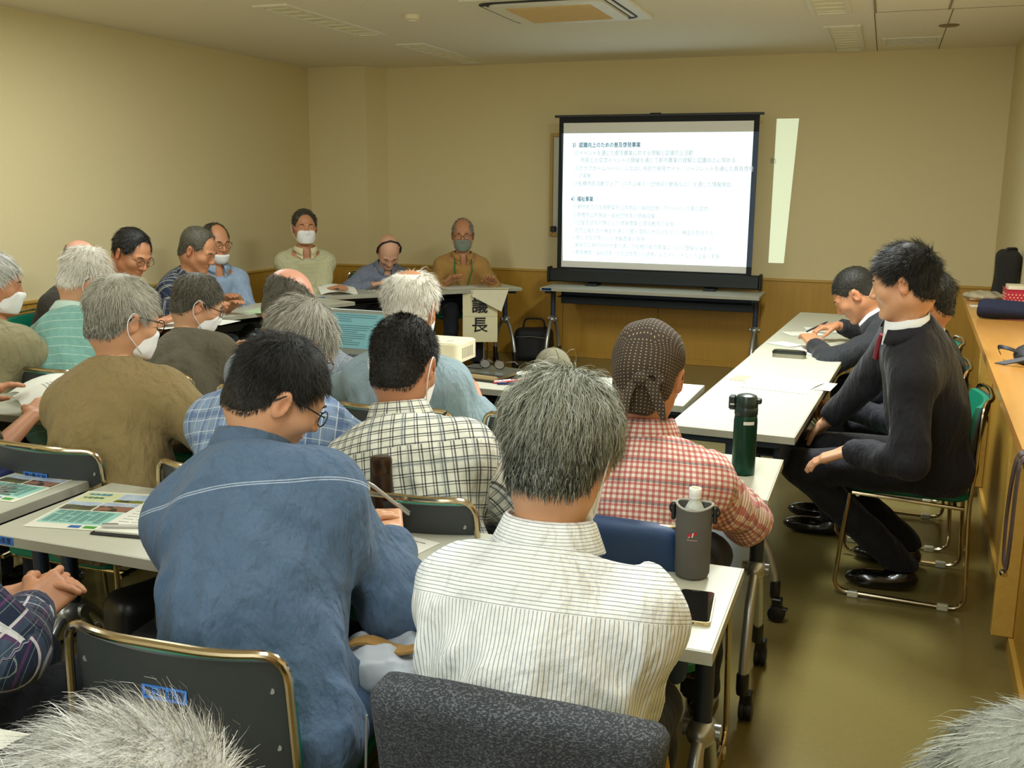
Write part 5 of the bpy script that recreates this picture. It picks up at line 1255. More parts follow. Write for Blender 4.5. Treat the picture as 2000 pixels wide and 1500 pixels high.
# far left papers in the second row
def bentpaper(x, y, z, w, h, rz, tilt, label, arch=.03, m=PAPER, lines=True, cat='paper'):
    t = thing('paper_sheet', label, cat, (x, y, z), rz); T = TR((0, 0, 0), tilt)
    fn = lambda u, v: ((u-.5)*w, (v-.5)*h, arch*math.sin(v*PI)+.4*arch*math.sin(u*PI*1.3))
    MB().sheet(fn, 8, 12, .0008, T=T).build('sheet', m, t)
    if lines:
        b = MB(); rr = random.Random(5)
        for i in range(12):
            v = .9-.05*i; u1 = .5+.35*rr.random()
            for k in range(6):
                a = .14+(u1-.14)*k/6; c = a+(u1-.14)*.13; p = fn(a, v); q = fn(c, v)
                b.add([(p[0], p[1]-.0012, p[2]+.001), (q[0], q[1]-.0012, q[2]+.001), (q[0], q[1]+.0012, q[2]+.001), (p[0], p[1]+.0012, p[2]+.001)], [(0, 1, 2, 3)], T)
        b.build('printed_lines', plain('print_grey', rgb(110, 110, 112)), t, kind='stuff')
    return t
bentpaper(-2.86, 2.86, .765, .21, .297, -.55, (.10, .05, 0), 'printed sheet being lifted by the hand at left edge')
bentpaper(-3.02, 3.02, .735, .25, .30, -.35, (.03, .0, 0), 'curled page under the lifted printed sheet at left', arch=.045, lines=False)
paper(-2.80, 3.03, .7003, .21, .28, -.2, 'flat sheet on table next to the tan jacket', lines=6)
t = thing('name_sign', 'folded white paper standing behind tan jacket shoulder', 'paper sign', (-2.90, 3.30, .70), .1)
t.location = (-2.87, 3.14, .70)
b = MB(); b.sheet(lambda u, v: ((u-.5)*.26, .02-.05*v*v, .003+.13*v-.02*math.sin(v*3)), 6, 6, .0009); b.build('front_leaf', PAPER, t)
b = MB(); b.sheet(lambda u, v: ((u-.5)*.26, .05-.08*v, .003+.128*v), 4, 3, .0009); b.build('back_leaf', PAPER, t)
# third row: laptop, projector, planner, glasses, pens, cap
t = thing('laptop', 'silver laptop with light blue document on its screen', 'laptop', (-2.42, 4.22, .7003), .0)
GRYL = plain('laptop_silver', rgb(136, 140, 130), .4, .3)
MB().box(-.165, .165, -.115, .115, 0, .016, .005).build('base', GRYL, t)
kb = MB()
for i in range(5):
    for k in range(13): kb.box(-.15+k*.0232, -.131+k*.0232, -.01+i*.021, .007+i*.021, .016, .0185, .001)
kb.build('keyboard', BLACKP, t, kind='stuff'); MB().box(-.05, .05, -.10, -.03, .016, .0166, .0002).build('touchpad', SILVER, t)
T = TR((0, .112, .012), (-.22, 0, 0))
ld = MB().box(-.165, .165, -.004, .004, 0, .225, .003, T=T).build('lid', GRYL, t)
MB().box(-.150, .150, -.0050, -.0042, .030, .205, .0002, T=T).build('display', plain('laptop_display', rgb(80, 130, 130), .4, 0, .02, 5, .3, 0, 0, ((.34, .60, .62), .26)), t)
b = MB(); rr = random.Random(2)
for i in range(15):
    z = .195-.0105*i
    if i in (4,): continue
    b.box(-.13+(.0 if i % 5 == 0 else .015), -.13+.08+.16*rr.random(), -.0058, -.0052, z, z+.0022, 0, T=T)
b.build('document_lines', plain('doc_ink', rgb(40, 66, 70), .7), t, kind='stuff')
t = thing('projector', 'cream white projector with rounded corner, arm hiding its left', 'projector', (-2.00, 4.42, .7003))
MB().prism(rrect(.30, .235, .035, 6), .012, .098).build('housing', CREAMP, t); MB().prism(rrect(.285, .22, .03, 6), .098, .104).build('top_cover', CREAMP, t)
MB().lathe([(.034, 0), (.036, .004), (.036, .016), (.030, .018)], 24, TR((.10, .117, .062), (-PI/2, 0, 0))).build('lens_barrel', BLACKP, t)
for x in (-.12, .12): MB().lathe([(.012, 0), (.012, .013)], 12, TR((x, -.08, 0))).build('foot', BLACKP, t)
b = MB()
for r in range(4): b.lathe([(.005, 0), (.005, .001)], 10, TR((.06+.018*(r % 2), -.05+.02*(r//2), .104)))
b.build('buttons', plain('button_grey', rgb(150, 146, 130), .5), t, kind='stuff')
b = MB()
for r in range(7): b.box(.149, .1515, -.08+.02*r, -.07+.02*r, .03, .08, .0004)
b.build('side_vent', plain('vent_grey', rgb(170, 164, 140), .6), t, kind='stuff')
t = thing('planner', 'stacked black planner and tan notebook beneath the folded glasses', 'planner', (-1.62, 4.09, .7003), -.18)
BLKL = plain('black_leather', rgb(38, 38, 34), .5)
MB().prism(rrect(.25, .20, .01), 0, .006).build('lower_cover', BLKL, t); MB().box(-.108, .100, -.085, .085, .006, .027, .002).build('tan_notebook', plain('tan_notebook', rgb(200, 176, 130), .6), t)
MB().box(-.105, .102, -.083, .087, .009, .024, .0).build('page_block', plain('cream_pages', rgb(216, 206, 176), .8), t)
MB().prism(rrect(.255, .19, .012, 5, -.005, .012), .0275, .034).build('upper_cover', plain('dark_grey_case', rgb(60, 60, 50), .35), t)
b = MB(); b.box(-.115, -.04, .0, .08, .0345, .0395, .003); b.build('phone_pouch', BLKL, t)
t = thing('eyeglasses', 'black-framed spectacles lying on the dark planner', 'glasses', (-1.60, 4.12, .7385), -.05)
b = MB()
for s in (-1, 1): b.tube([(s*.035+.026*math.cos(a*PI/9), -.02, .022+.020*math.sin(a*PI/9)) for a in range(18)], .0022, 6, True)
b.tube([(-.010, -.02, .026), (0, -.02, .029), (.010, -.02, .026)], .002, 6); b.build('rim', GLB, t)
for s in (-1, 1): MB().tube([(s*.061, -.018, .032), (s*.065, .02, .030), (s*.066, .09, .020), (s*.062, .125, .003)], .0022, 6).build('temple', plain('brown_temple', rgb(70, 30, 22), .3), t)
for s in (-1, 1):
    V = [(s*.035+.0245*math.cos(a*PI/9), -.0195, .022+.0185*math.sin(a*PI/9)) for a in range(18)]
    MB().add(V, [tuple(range(18))]).build('lens', plain('lens_glass', rgb(206, 214, 214), .05, 0, .01, 5, .9, 0, .6), t)
pen(-1.50, 4.015, .7003, .9, .13, plain('red_pen', rgb(196, 40, 34), .35), 'red pen nearest the dark planner'); pen(-1.475, 4.045, .7003, .85, .12, plain('red_pen2', rgb(210, 70, 60), .35), 'second red pen, behind the nearest red pen')
pen(-1.455, 3.975, .7003, .35, .14, plain('navy_pen', rgb(28, 44, 96), .35), 'dark blue pen left of the grey hair')
paper(-1.62, 4.22, .7003, .24, .12, .05, 'white sheet beneath planner on projector table', lines=0, ink=False)
# cap on a folded bundle
CAPM = plain('grey_cap_cotton', rgb(122, 118, 98), .9, 0, .1, 200, .2, .2)
t = thing('towel_bundle', 'small folded grey cloth under the cap on projector table', 'cloth', (-1.28, 3.98, .7002))
MB().prism(rrect(.17, .16, .03), 0, .022).build('lower_fold', plain('bundle_grey', rgb(96, 94, 84), .9), t); MB().prism(rrect(.16, .15, .03), .022, .042).build('upper_fold', plain('bundle_grey', rgb(96, 94, 84)), t)
t = thing('baseball_cap', 'grey cap with white NYC letters behind the tousled grey hair', 'cap', (-1.28, 3.99, .743))
b = MB(); pr = [(.088*math.cos(a)**.8+.0, .128*math.sin(a)) for a in [PI/2*i/9 for i in range(9)]]+[(.004, .128)]
pr = [(max(r, .004), z) for r, z in pr]; b.lathe([(.0885, -.001)]+pr, 32, sx=1.0, sy=1.08).build('crown', CAPM, t)
MB().ball((0, 0, .129), (.007, .007, .004), 10).build('top_button', CAPM, t)
b = MB(); b.sheet(lambda u, v: ((u-.5)*.16*(1-.25*v*v), .085+.07*v*math.sin(u*PI)**.5, .004-.012*v+.02*math.sin(u*PI)-.016), 10, 5, .003); b.build('brim', CAPM, t)
b = MB()
for k in range(6):
    a = k*PI/3+.2; b.tube([(.0892*math.cos(q)**.8*math.cos(a), .0892*1.08*math.cos(q)**.8*math.sin(a), .1288*math.sin(q)) for q in [PI/2*i/9 for i in range(9)]], .0012, 5)
b.build('seam', plain('cap_seam', rgb(104, 100, 84), .9), t, kind='stuff')
o = text('lettering', 'NYC', .032, WHITE, t, (-.030, -.0905, .058), (PI/2-.35, 0, -.28), bold=.0012, align='CENTER', ext=.002); o['label'] = 'raised white letters'
paper(-.86, 4.02, .7003, .2, .16, -.3, 'white sheet on projector table beside the bandana', lines=5)
# left bottle and green folder
t = thing('water_bottle', 'blue-green sports bottle beyond the brown-grey jacket', 'bottle', (-2.88, 4.16, .7003))
MB().lathe([(.03, 0), (.034, .004), (.034, .075), (.032, .085)], 24).build('bottle_body', plain('teal_bottle', rgb(20, 84, 92), .25), t); b = MB(); b.lathe([(.031, .085), (.032, .088), (.032, .112), (.024, .118)], 24); b.box(-.008, .012, -.006, .006, .116, .140, .003)
b.build('screw_lid', plain('dark_teal_lid', rgb(18, 52, 66), .3), t)
t = thing('folder', 'pale green open folder before the man in light blue shirt', 'folder', (-3.86, 5.72, .7003), 1.75)
MB().prism(rrect(.32, .23, .008), 0, .004).build('cover', plain('pale_green_folder', rgb(176, 200, 160), .5), t); MB().prism(rrect(.29, .21, .004), .004, .007).build('sheet', plain('green_sheet', rgb(186, 206, 170), .6), t)
bentpaper(-3.90, 6.12, .73, .28, .21, 1.5, (.12, 0, 0), 'curled white page beyond the pale green folder', arch=.05, lines=False)
paper(-3.86, 5.10, .7003, .21, .29, 1.6, 'white sheet before man in striped navy shirt', lines=6)
paper(-4.0, 4.86, .7003, .21, .25, 1.3, 'white sheet under hand of man in olive shirt', lines=6)
# head table
bentpaper(-3.98, 6.82, .715, .30, .21, .85, (.06, 0, 0), 'curling papers before the man in beige shirt', arch=.045, lines=False)
paper(-4.12, 6.66, .7003, .3, .21, .83, 'flat papers at the left end of head table', lines=5)
t = thing('eyeglasses', 'thin wire spectacles left on the head table', 'glasses', (-3.72, 7.03, .7003), .8)
b = MB()
for s in (-1, 1): b.tube([(s*.033+.024*math.cos(a*PI/8), 0, .018+.016*math.sin(a*PI/8)) for a in range(16)], .0014, 6, True); b.tube([(s*.058, 0, .02), (s*.062, .07, .018), (s*.058, .12, .004)], .0014, 5)
b.build('frame', GLB, t)
paper(-3.70, 7.12, .7003, .26, .19, .83, 'printed sheet before the bowed man', lines=5)
paper(-3.27, 7.62, .7003, .30, .21, .83, 'printed sheet under the hands of man in camel jacket', lines=6)
pen(-3.42, 7.42, .7015, .9, .13, plain('purple_pen', rgb(90, 30, 70), .3), 'dark pen near the left hand of man in camel jacket')
# calligraphy sheets
SH = plain('calligraphy_paper', rgb(226, 218, 180), .8, 0, .03)
ang = math.radians(47.7); px_, py_ = -3.00, 7.665
dd = Vector((math.cos(ang), math.sin(ang), 0)); nn = Vector((math.sin(ang), -math.cos(ang), 0))
t = thing('calligraphy_sign', 'white hanging sheet with two large brushed characters', 'sign', (-3.055, 7.545, .70), math.radians(24))
MB().sheet(lambda u, v: ((u-.5)*.285, -.006+.006*math.sin(v*6), -.43*v), 4, 12, .0).build('sheet', SH, t)
for ch, z in (('議', -.135), ('長', -.295)):
    o = text('lettering', ch, .135, INK, t, (-.004, -.014, z), (PI/2, 0, 0), bev=.0018, align='CENTER')
b = MB().sheet(lambda u, v: ((u-.5)*.285, -.0125, -.214-.002*v), 2, 1, 0).build('fold_crease', plain('crease', rgb(206, 198, 164), .8), t)
t = thing('paper_sheet', 'blank sheet folded over the calligraphy sign and table edge', 'paper', (-3.0, 7.56, .703), math.radians(24))
MB().add([(-.10, .16, .0), (.20, .14, .0), (.175, -.0, .002), (-.11, -.004, .002)], [(0, 3, 2, 1)]).build('top_half', SH, t)
MB().add([(-.11, -.016, .0), (.175, -.016, .0), (.115, -.05, -.175), (-.125, -.03, -.052)], [(0, 3, 2, 1)]).build('hanging_half', plain('sheet_back', rgb(220, 214, 186), .8), t)
t = thing('sign_stand', 'thin metal rod standing below the calligraphy sign', 'stand', (-3.06, 7.64, 0))
MB().tube([(0, 0, .01), (0, 0, .68)], .005, 8).build('rod', SILVER, t); MB().lathe([(.06, 0), (.06, .008), (.01, .012)], 20).build('base_plate', SILVER, t)
# bags on the floor and below tables
def softbag(name, label, cat, x, y, z, sx, sy, sz, rz, m, strap=True, seed=1, cell=.012):
    t = thing(name, label, cat, (x, y, z), rz); rr = np.random.default_rng(seed); k = rr.normal(size=(3, 3)).astype(f32)*12
    def fn(P):
        q = P.copy(); q[:, 2] = q[:, 2]-sz/2; f = 1+.18*(q[:, 2]/sz); q[:, 0] *= f; q[:, 1] *= f
        d = rboxf(q, A3(0, 0, 0), A3(sx/2, sy/2, sz/2), min(sx, sy, sz)*.28, np.eye(3, dtype=f32))
        return smax(d+.006*np.sin(P@k).sum(1), .002-P[:, 2], .004)
    V, F = net(fn, (-sx/2-.05, -sy/2-.05, -.03), (sx/2+.05, sy/2+.05, sz+.05), cell); link('bag_body', mesh_np('bag', V, F), m, t)
    if strap:
        b = MB(); b.tube(fillet([(-sx*.3, 0, sz*.95), (-sx*.25, .0, sz*1.25), (sx*.25, .0, sz*1.25), (sx*.3, 0, sz*.95)], .06), .009, 8); b.build('handle', m, t)
        b = MB(); b.tube([(-sx*.42, -sy*.50, sz*.72), (0, -sy*.56, sz*.76), (sx*.42, -sy*.50, sz*.72)], .003, 6); b.build('zip', SILVER, t)
    return t
BAGM = plain('black_nylon', rgb(22, 22, 26), .6, 0, .15, 60)
softbag('backpack', 'black backpack leaning by wall under the head table end', 'bag', -2.86, 8.35, 0, .34, .2, .30, .1, BAGM)
t = softbag('travel_bag', 'large black bag with reflective trim left of denim shirt', 'bag', -1.50, 1.86, 0, .34, .22, .50, .15, BAGM, True, 3)
b = MB()
for z in (.36, .39): b.tube([(-.10, -.135, z), (0, -.148, z+.01), (.10, -.135, z)], .003, 6)
b.build('reflective_strip', plain('strip_white', rgb(200, 200, 196), .4), t, kind='stuff')
MB().box(.10, .14, -.16, -.125, .30, .42, .008).build('buckle', plain('buckle_chrome', rgb(60, 60, 60), .15, .9), t)
softbag('document_case', 'stitched black case below table beside hand with phone', 'bag', -1.72, 1.98, 0, .16, .26, .52, -.5, plain('black_leatherette', rgb(30, 30, 30), .4), False, 5)
# phone in the hand of the man at the left edge
t = thing('flip_phone', 'grey phone held in the hand of plaid-shirted man', 'phone', (-1.64, 1.56, .675), -.5)
T = TR((0, 0, 0), (.45, .3, 0)); MB().prism(rrect(.05, .10, .012), 0, .012, T=T).build('phone_body', plain('phone_grey', rgb(120, 116, 116), .3, .4), t); MB().prism(rrect(.036, .03, .004, 4, 0, .02), .012, .0125, T=T).build('phone_window', plain('window_red', rgb(80, 40, 46), .3), t)
# clothes hung over things
def draped(label, cat, x, y, rz, m, ztop=.855, zbot=.40, w=.28, th=.03, seed=2, name='draped_jacket', fold=.012, cell=.010):
    t = thing(name, label, cat, (x, y, 0), rz); rr = np.random.default_rng(seed); ph = rr.random(4)*6
    def yb(P): v = (P[:, 2]-.53)/.27; u = P[:, 0]/.235; return -.235-.035*v+.045*u*u
    def fn(P):
        dx = np.abs(P[:, 0])-w*(1+.06*np.sin(P[:, 2]*9+ph[0])); dz = np.maximum(P[:, 2]-ztop+.18*(P[:, 0])**2*3, zbot+.02*np.sin(P[:, 0]*20)-P[:, 2])
        wv = fold*(np.sin(P[:, 0]*34+ph[1]+1.5*np.sin(P[:, 2]*6))*np.clip((ztop-P[:, 2])/.25, .1, 1)); dy = np.abs(P[:, 1]-yb(P)+wv-.0)-th
        r = .028; q = np.stack([dx+r, dy+r, dz+r], 1); return np.sqrt((np.maximum(q, 0)**2).sum(1))+np.minimum(q.max(1), 0)-r
    V, F = net(fn, (-w-.06, -.37, zbot-.06), (w+.06, -.08, ztop+.05), cell); link('cloth', mesh_np('cloth', V, F), m, t); return t
def heather(name, c1, c2):
    m, nt, b = new_mat(name); oc = OBJC(nt); n = NOISE(nt, SCALE(nt, oc, (200, 200, 900)), 1., 3, .7); n2 = NOISE(nt, oc, 260, 1)
    nt.links.new(MIX(nt, M(nt, 'MULTIPLY', M(nt, 'GREATER_THAN', M(nt, 'ADD', n, M(nt, 'MULTIPLY', n2, .3)), .70), .6), c1, c2), b.inputs['Base Color']); b.inputs['Roughness'].default_value = .95
    BUMP(nt, b, n, .3, .004); return m
t = draped('heather charcoal jacket hung over the front chair back', 'jacket', -.455, 1.49, 0, heather('charcoal_heather', rgb(44, 48, 54), rgb(120, 124, 130)), .84, .36, .225, .045, 4)
b = MB().tube([(-.20, -.30, .45), (-.205, -.315, .62), (-.195, -.32, .80)], .002, 6).build('sleeve_seam', plain('seam_grey', rgb(110, 114, 118), .9), t)
draped('navy jacket hung over chair behind the gingham shirt', 'jacket', -.545, 2.39, 0, plain('navy_windbreaker', rgb(26, 56, 96), .6, 0, .08, 12), .81, .40, .18, .035, 6)
t = thing('folded_jacket', 'pale grey jacket with tan corduroy collar heaped between the front men', 'jacket', (-.86, 1.72, .595), .1)
def fn(P):
    d = rboxf(P, A3(0, 0, .0), A3(.13, .13, .035), .03, np.eye(3, dtype=f32)); return d-.010*np.sin(P[:, 0]*38+P[:, 1]*21+2*np.sin(P[:, 1]*30))-.007*(1-2*np.abs(np.sin(P[:, 1]*45-P[:, 0]*26+P[:, 2]*30)))-.003*np.sin(P[:, 0]*110+P[:, 1]*60)
V, F = net(fn, (-.2, -.2, -.09), (.2, .2, .09), .007); link('cloth', mesh_np('cloth', V, F), plain('pale_grey_cotton', rgb(172, 178, 184), .85, 0, .05), t)
b = MB(); b.sheet(lambda u, v: (-.11+.2*u, -.10+.035*v+.05*math.sin(u*PI), .045+.012*math.sin(u*9)), 12, 3, .006); b.build('collar', plain('tan_corduroy', rgb(160, 122, 66), .9, 0, .15, 120), t)

# ------------------------------------------------------------------ right side tables
ENV = plain('manila_envelope', rgb(222, 196, 134), .7)
paper(-.49, 4.50, .7003, .20, .12, -.2, 'manila envelope at left edge of the nearer right table', m=ENV, ink=False, cat='envelope')
paper(-.37, 4.40, .7003, .24, .297, PI/2-.18, 'brochure under the loose white sheets on right table', lines=12)
paper(-.36, 4.47, .7018, .22, .297, PI/2-.28, 'top loose printed sheet on the nearer right table', lines=11, bend=.012)
paper(-.25, 4.46, .7010, .18, .20, PI/2-.12, 'white slip to the right of the loose printed sheet', lines=4)
t = thing('glasses_case', 'dark glasses case with silver lower half on the right table', 'case', (-.402, 5.175, .7003), -.05)
b = MB(); b.prism(rrect(.165, .06, .02, 6), .0, .020); b.build('lower_shell', plain('case_silver', rgb(140, 136, 116), .35, .5), t)
V = []; b = MB(); b.prism(rrect(.168, .062, .021, 6), .020, .030); b.prism(rrect(.155, .05, .02, 6), .030, .036); b.build('upper_shell', plain('case_black', rgb(22, 30, 24), .35), t)
paper(-.42, 5.36, .7003, .16, .12, -.05, 'manila envelope beside the glasses case', m=ENV, ink=False, cat='envelope')
paper(-.22, 5.36, .7010, .297, .16, -.05, 'long printed sheet along table joint under sleeve', lines=6)
paper(-.24, 5.50, .7018, .28, .20, -.15, 'printed sheet beneath the writing man forearm', lines=8)
paper(-.46, 5.60, .7010, .12, .16, .9, 'white sheet corner poking out left of his wrist', ink=False)
paper(-.40, 6.05, .7010, .21, .16, .5, 'sheet of paper farther up the right table', lines=3)
paper(-.28, 6.25, .7018, .24, .20, .2, 'printed sheets under the pen hand', lines=8)
pen(-.31, 5.80, .775, .2, .13, BLACKP, 'black pen held by the writing man', tilt=.5)
# tie and lanyard of the nearest suited men
def local_tube(p, name, pts, r, m, flat=False):
    Vw = [p['Rw'] @ (A3(*q)-A3(p['pos'][0], p['pos'][1], 0)) for q in pts]; return MB().tube([tuple(map(float, v)) for v in Vw], r, 8).build(name, m, p['root'])
RED = plain('dark_red_tie', rgb(120, 20, 36), .5)
def on_chest(p, name, off, pts, r, m):
    """tube lying on the chest: (side, down from the neck base, forward)"""
    N, Rc = p['N'], p['Rc']; return MB().tube([tuple(map(float, N+Rc[:, 0]*a-Rc[:, 2]*b+Rc[:, 1]*(c+off))) for a, b, c in pts], r, 8).build(name, m, p['root'])
on_chest(P['young'], 'tie', .0, [(0, .0, .080), (0, .03, .095), (0, .09, .122)], [.009, .012, .013], RED)
on_chest(P['writer'], 'tie', .0, [(0, .0, .08), (0, .03, .095), (0, .08, .11)], [.009, .012, .012], RED)
on_chest(P['chairman'], 'lanyard', .022, [(-.07, -.005, .02), (-.075, .06, .105), (-.05, .16, .138), (0, .26, .150), (.05, .16, .138), (.075, .06, .105), (.07, -.005, .02)], .005, plain('green_cord', rgb(30, 120, 60), .7))
on_chest(P['darkjacket'], 'lanyard', .0, [(.0, -.01, -.085), (-.06, .0, -.04), (-.078, .04, .05), (-.06, .12, .13)], .006, plain('white_cord', rgb(220, 220, 210), .7))
on_chest(P['aqua'], 'lanyard', .0, [(-.085, .01, .0), (-.055, .012, -.085), (0, .014, -.105), (.055, .012, -.085), (.085, .01, .0)], .005, plain('green_cord', rgb(30, 120, 60)))
tubes_on(P['bent'], 'headband', [(.088, -.0, -.01), (.086, .0, .05), (.06, .0, .10), (0, .0, .126), (-.06, .0, .10), (-.086, .0, .05), (-.088, .0, -.01)], .007, plain('black_band', rgb(18, 18, 18), .4))
t = thing('lanyard_badge', 'yellow strap and clear badge in front of hidden suited man', 'lanyard', (-.02, 4.43, .80), 1.2)
b = MB(); b.tube([(.05*math.cos(a), 0, .05*math.sin(a)) for a in [PI*.2+PI*1.0*i/10 for i in range(11)]], .006, 8); b.build('strap', plain('yellow_strap', rgb(220, 170, 30), .5), t)
MB().box(-.03, .04, -.004, .004, -.06, .03, .003).build('badge', plain('badge_clear', rgb(190, 200, 200), .2), t)
# ------------------------------------------------------------------ bandana
p = P['bandana']
def bandana_mat():
    m, nt, b = new_mat('bandana_dotted'); oc = ATTR(nt, 'cloth').outputs['Vector']; xyz = XYZ(nt, oc)
    fx = M(nt, 'SUBTRACT', M(nt, 'FRACT', M(nt, 'DIVIDE', xyz[0], .0085)), .5); fy = M(nt, 'SUBTRACT', M(nt, 'FRACT', M(nt, 'DIVIDE', xyz[1], .0085)), .5)
    d = M(nt, 'ADD', M(nt, 'MULTIPLY', fx, fx), M(nt, 'MULTIPLY', fy, fy)); k = M(nt, 'LESS_THAN', d, .022)
    n = NOISE(nt, OBJC(nt), 60, 3); base = MIX(nt, n, rgb(40, 30, 22), rgb(66, 52, 38)); nt.links.new(MIX(nt, k, base, rgb(170, 154, 118)), b.inputs['Base Color']); b.inputs['Roughness'].default_value = .9; return m
BM = bandana_mat()
def bf(Pt):
    d = head_sdf(Pt, False)-.010; d = smin(d, ell(Pt, (0, -.03, .045), (.083, .106, .083)), .02)
    d = smin(d, cone(Pt, (0, -.10, -.015), (0, -.085, -.10), .050, .030), .05)
    cut = -(Pt[:, 2]-np.interp(Pt[:, 1], [-.14, -.08, -.04, .02, .1], [-.125, -.115, -.005, .032, .05]))
    cut = smax(cut, -.01-Pt[:, 1]-.06, .001) if False else cut
    d = smax(d, cut, .01)+.0015*np.sin(Pt[:, 0]*90+Pt[:, 2]*30)
    return d
V, F = net(bf, (-.13, -.17, -.15), (.13, .13, .15), .0055); a = np.arctan2(V[:, 0], -(V[:, 1]+.018)); uv = np.stack([a*.09, V[:, 2]*1.1, V[:, 2]*0], 1)
k_ = np.clip((V[:, 2]-.04)/.03, 0, 1)[:, None]; uv = uv*(1-k_)+np.stack([V[:, 0], V[:, 1]+.2, V[:, 2]*0], 1)*k_
ban = link('bandana', mesh_np('bandana', p['HT'](V), F, True, None, {'cloth': uv}), BM, p['root'])
def ribbon(pts, w, th=.0022):
    V = []; F = []; n = len(pts)
    for i, q in enumerate(pts):
        a = Vector(pts[max(0, i-1)]); b_ = Vector(pts[min(n-1, i+1)]); d = (b_-a).normalized(); s = Vector((0, 1, 0)).cross(d).normalized(); ww = w[i] if isinstance(w, (list, tuple)) else w
        for s1, s2 in ((-1, -1), (1, -1), (1, 1), (-1, 1)): V.append(tuple(Vector(q)+s*ww*s1+Vector((0, th*s2, 0))))
    for i in range(n-1):
        for k in range(4): F.append((i*4+k, i*4+(k+1) % 4, i*4+4+(k+1) % 4, i*4+4+k))
    F += [(3, 2, 1, 0), tuple((n-1)*4+k for k in range(4))]; return np.array(V, f32), F
def addrib(name, pts, w):
    V, F = ribbon(pts, w); cu = np.stack([V[:, 0], V[:, 2], V[:, 2]*0], 1); link(name, mesh_np(name, p['HT'](V), F, True, 40, {'cloth': cu}), BM, ban)
mb_ = MB(); mb_.ball((.012, -.150, -.040), (.020, .014, .018), 12); link('knot', mesh_np('knot', p['HT'](np.array(mb_.v, f32)), mb_.f, True, None, {'cloth': np.array(mb_.v, f32)[:, [0, 2, 1]]}), BM, ban)
addrib('tail', [(.0, -.152, -.045), (-.016, -.160, -.09), (-.022, -.158, -.14), (-.018, -.150, -.20), (-.012, -.146, -.225)], [.008, .014, .015, .011, .004])
addrib('tail', [(.020, -.150, -.035), (.045, -.150, -.06), (.062, -.140, -.095), (.075, -.128, -.13)], [.008, .013, .013, .005])
addrib('bow_loop', [(.012, -.150, -.035), (.042, -.150, -.018), (.060, -.140, -.036), (.046, -.146, -.055), (.012, -.152, -.042)], [.006, .010, .012, .010, .006])

# ------------------------------------------------------------------ things on the counter
t = softbag('tote_bag', 'black bag standing on the counter by the far corner', 'bag', .752, 7.02, CZ, .13, .18, .30, 0, plain('black_canvas', rgb(26, 24, 18), .9), False, 7)
MB().tube(fillet([(-.03, -.05, .29), (-.02, -.06, .32), (.04, -.02, .32), (.04, -.01, .29)], .02), .008, 6).build('handle', BAGM, t)
t = thing('plastic_basket', 'crimson perforated basket with cream pad at the right edge', 'basket', (.762, 6.62, CZ), 0)
PK = plain('crimson_plastic', rgb(178, 34, 58), .4)
b = MB(); hx, hy = .055, .10; H0 = .10
for (x0, x1, y0, y1) in ((-hx, hx, -hy, -hy+.003), (-hx, hx, hy-.003, hy), (-hx, -hx+.003, -hy+.003, hy-.003), (hx-.003, hx, -hy+.003, hy-.003)): b.box(x0, x1, y0, y1, .0, H0, .0005)
b.build('side_wall', PK, t, kind='stuff'); b = MB(); b.box(-hx, hx, -hy, hy, 0, .003, .0005); b.build('basket_floor', PK, t)
b = MB()
for s in (-1, 1): b.box(s*hx-.004, s*hx+.004, -hy, hy, H0, H0+.006, .002); b.box(-hx, hx, s*hy-.004, s*hy+.004, H0, H0+.006, .002)
b.build('rim', PK, t, kind='stuff')
b = MB()
for r in range(3):
    for k in range(4 if r % 2 else 5): b.lathe([(.0045, 0), (.0045, .0012)], 10, TR((-.042+.02*k+(.01 if r % 2 else 0), -hy-.0002, .075-.017*r), (PI/2, 0, 0)))
    for k in range(8): b.lathe([(.0045, 0), (.0045, .0012)], 10, TR((-hx-.0002, -.085+.022*k+(.01 if r % 2 else 0), .075-.017*r), (0, -PI/2, 0)))
b.build('perforation', plain('hole_pale', rgb(224, 176, 140), .7), t, kind='stuff')
MB().prism(rrect(.09, .17, .012), .08, .125).build('pad', CREAMP, t)
t = thing('plastic_bag', 'crumpled clear plastic pouch with papers on the counter corner', 'plastic bag', (.62, 6.86, CZ+.001), .05)
def fn(Q): return ell(Q, (0, 0, .028), (.12, .10, .030))+.006*np.sin(Q[:, 0]*70)*np.sin(Q[:, 1]*50+1)
V, F = net(fn, (-.15, -.13, -.01), (.15, .13, .08), .007); V[:, 2] = np.maximum(V[:, 2], .001)
link('pouch', mesh_np('pouch', V, F), plain('cloudy_plastic', rgb(190, 182, 150), .18, 0, .15, 40, .6, 0, .25), t)
MB().box(-.09, .08, -.07, .07, .004, .012, .002).build('contents', plain('contents_tan', rgb(190, 150, 110), .6), t)
paper(.62, 6.50, CZ+.0003, .21, .10, .05, 'white envelope in front of the plastic pouch', ink=False); paper(.70, 6.42, CZ+.0012, .14, .07, -.1, 'leaflet with blue stripe beside the white envelope', lines=3)
t = thing('rolled_cloth', 'navy rolled cloth lying across the counter', 'cloth', (.66, 5.92, CZ+.001), -.12)
def fn(Q):
    q = Q.copy(); r = np.interp(q[:, 0], [-.17, -.10, .17], [.050, .058, .048]); d = np.sqrt((q[:, 1]/1.5)**2+(q[:, 2]-.050)**2)-r*.9; d = smax(d, np.abs(q[:, 0])-.15, .03); return smax(d+.003*np.sin(q[:, 1]*60+q[:, 2]*50+q[:, 0]*9), .002-q[:, 2], .004)
V, F = net(fn, (-.2, -.12, -.01), (.2, .12, .12), .007); link('cloth', mesh_np('cloth', V, F), plain('navy_fleece', rgb(38, 42, 60), .95, 0, .15, 120, .2, .3), t)
t = thing('shoulder_bag', 'black strapped bag with white lining on the counter at right edge', 'bag', (.63, 4.42, CZ+.002), .2)
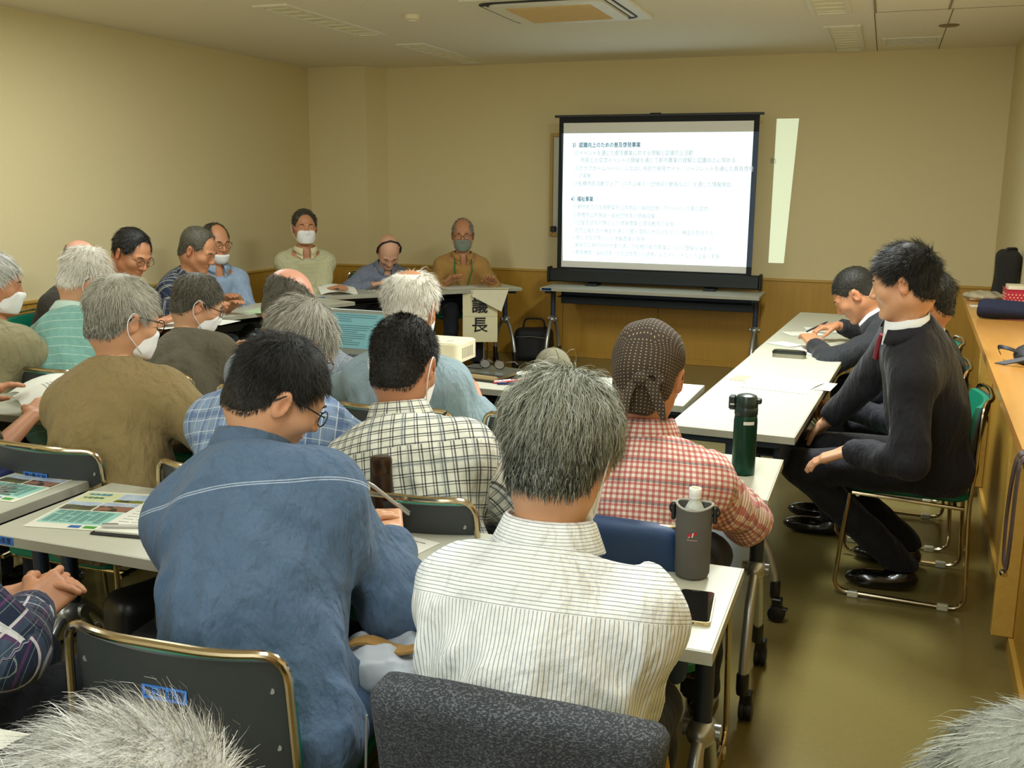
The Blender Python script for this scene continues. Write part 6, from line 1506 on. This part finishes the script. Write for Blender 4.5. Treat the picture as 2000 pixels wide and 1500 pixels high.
def fn(Q): return smax(ell(Q, (.03, 0, .03), (.13, .12, .055))+.006*np.sin(Q[:, 0]*45+Q[:, 1]*30), .001-Q[:, 2], .004)
V, F = net(fn, (-.14, -.16, -.01), (.2, .16, .12), .008); link('bag_body', mesh_np('bag', V, F), BAGM, t)
b = MB(); b.sheet(lambda u, v: (-.12-.06*math.sin(u*PI)+.1*u, .06-.02*v+.06*math.cos(u*PI), .03+.035*math.sin(u*PI*1.0)-.01*v), 12, 2, .004); b.sheet(lambda u, v: (-.06-.12*u+.03*v, -.08+.06*u-.03*v, .05-.045*u), 6, 2, .004); b.build('strap', BAGM, t, kind='stuff')
MB().ball((.04, .02, .075), (.045, .03, .022), 12).build('lining', WHITE, t)
t = thing('hanging_strap', 'dark brown strap looped over the counter edge', 'strap', (cx_(2.85)-.012, 2.85, 0), 0)
b = MB(); pts = [(.10, .12, CZ+.006), (.04, .06, CZ+.008), (-.004, .02, CZ+.004), (-.012, .015, .80), (-.014, .03, .70), (-.016, .0, .62), (-.02, -.06, .57), (-.02, -.12, .59), (-.018, -.12, .68), (-.012, -.07, .78), (-.004, -.03, CZ+.004), (.05, .02, CZ+.01)]
P3 = fillet(pts, .05, 5); V = []; F = []
for i, q in enumerate(P3):
    for dy, dx in ((-.023, -.002), (.023, -.002), (.023, .002), (-.023, .002)): V.append((q.x+dx*(1 if abs(q.z-CZ) > .012 else 0), q.y+dy, q.z+(dx if abs(q.z-CZ) <= .012 else 0)))
for i in range(len(P3)-1):
    for k in range(4): F.append((i*4+k, i*4+(k+1) % 4, i*4+4+(k+1) % 4, i*4+4+k))
b.add(V, F).build('strap', plain('brown_leather', rgb(58, 38, 26), .45), t)
MB().box(-.03, -.012, -.10, -.075, .558, .572, .003).build('buckle', CHROME, t)
t = thing('paper_scrap', 'white paper on the desk at the bottom left corner', 'paper', (-1.40, .98, .7004), .1)
MB().sheet(lambda u, v: ((u-.5)*.42, (v-.5)*.16, .002+.012*math.sin(v*PI)), 6, 6, .0008).build('sheet', PAPER, t)
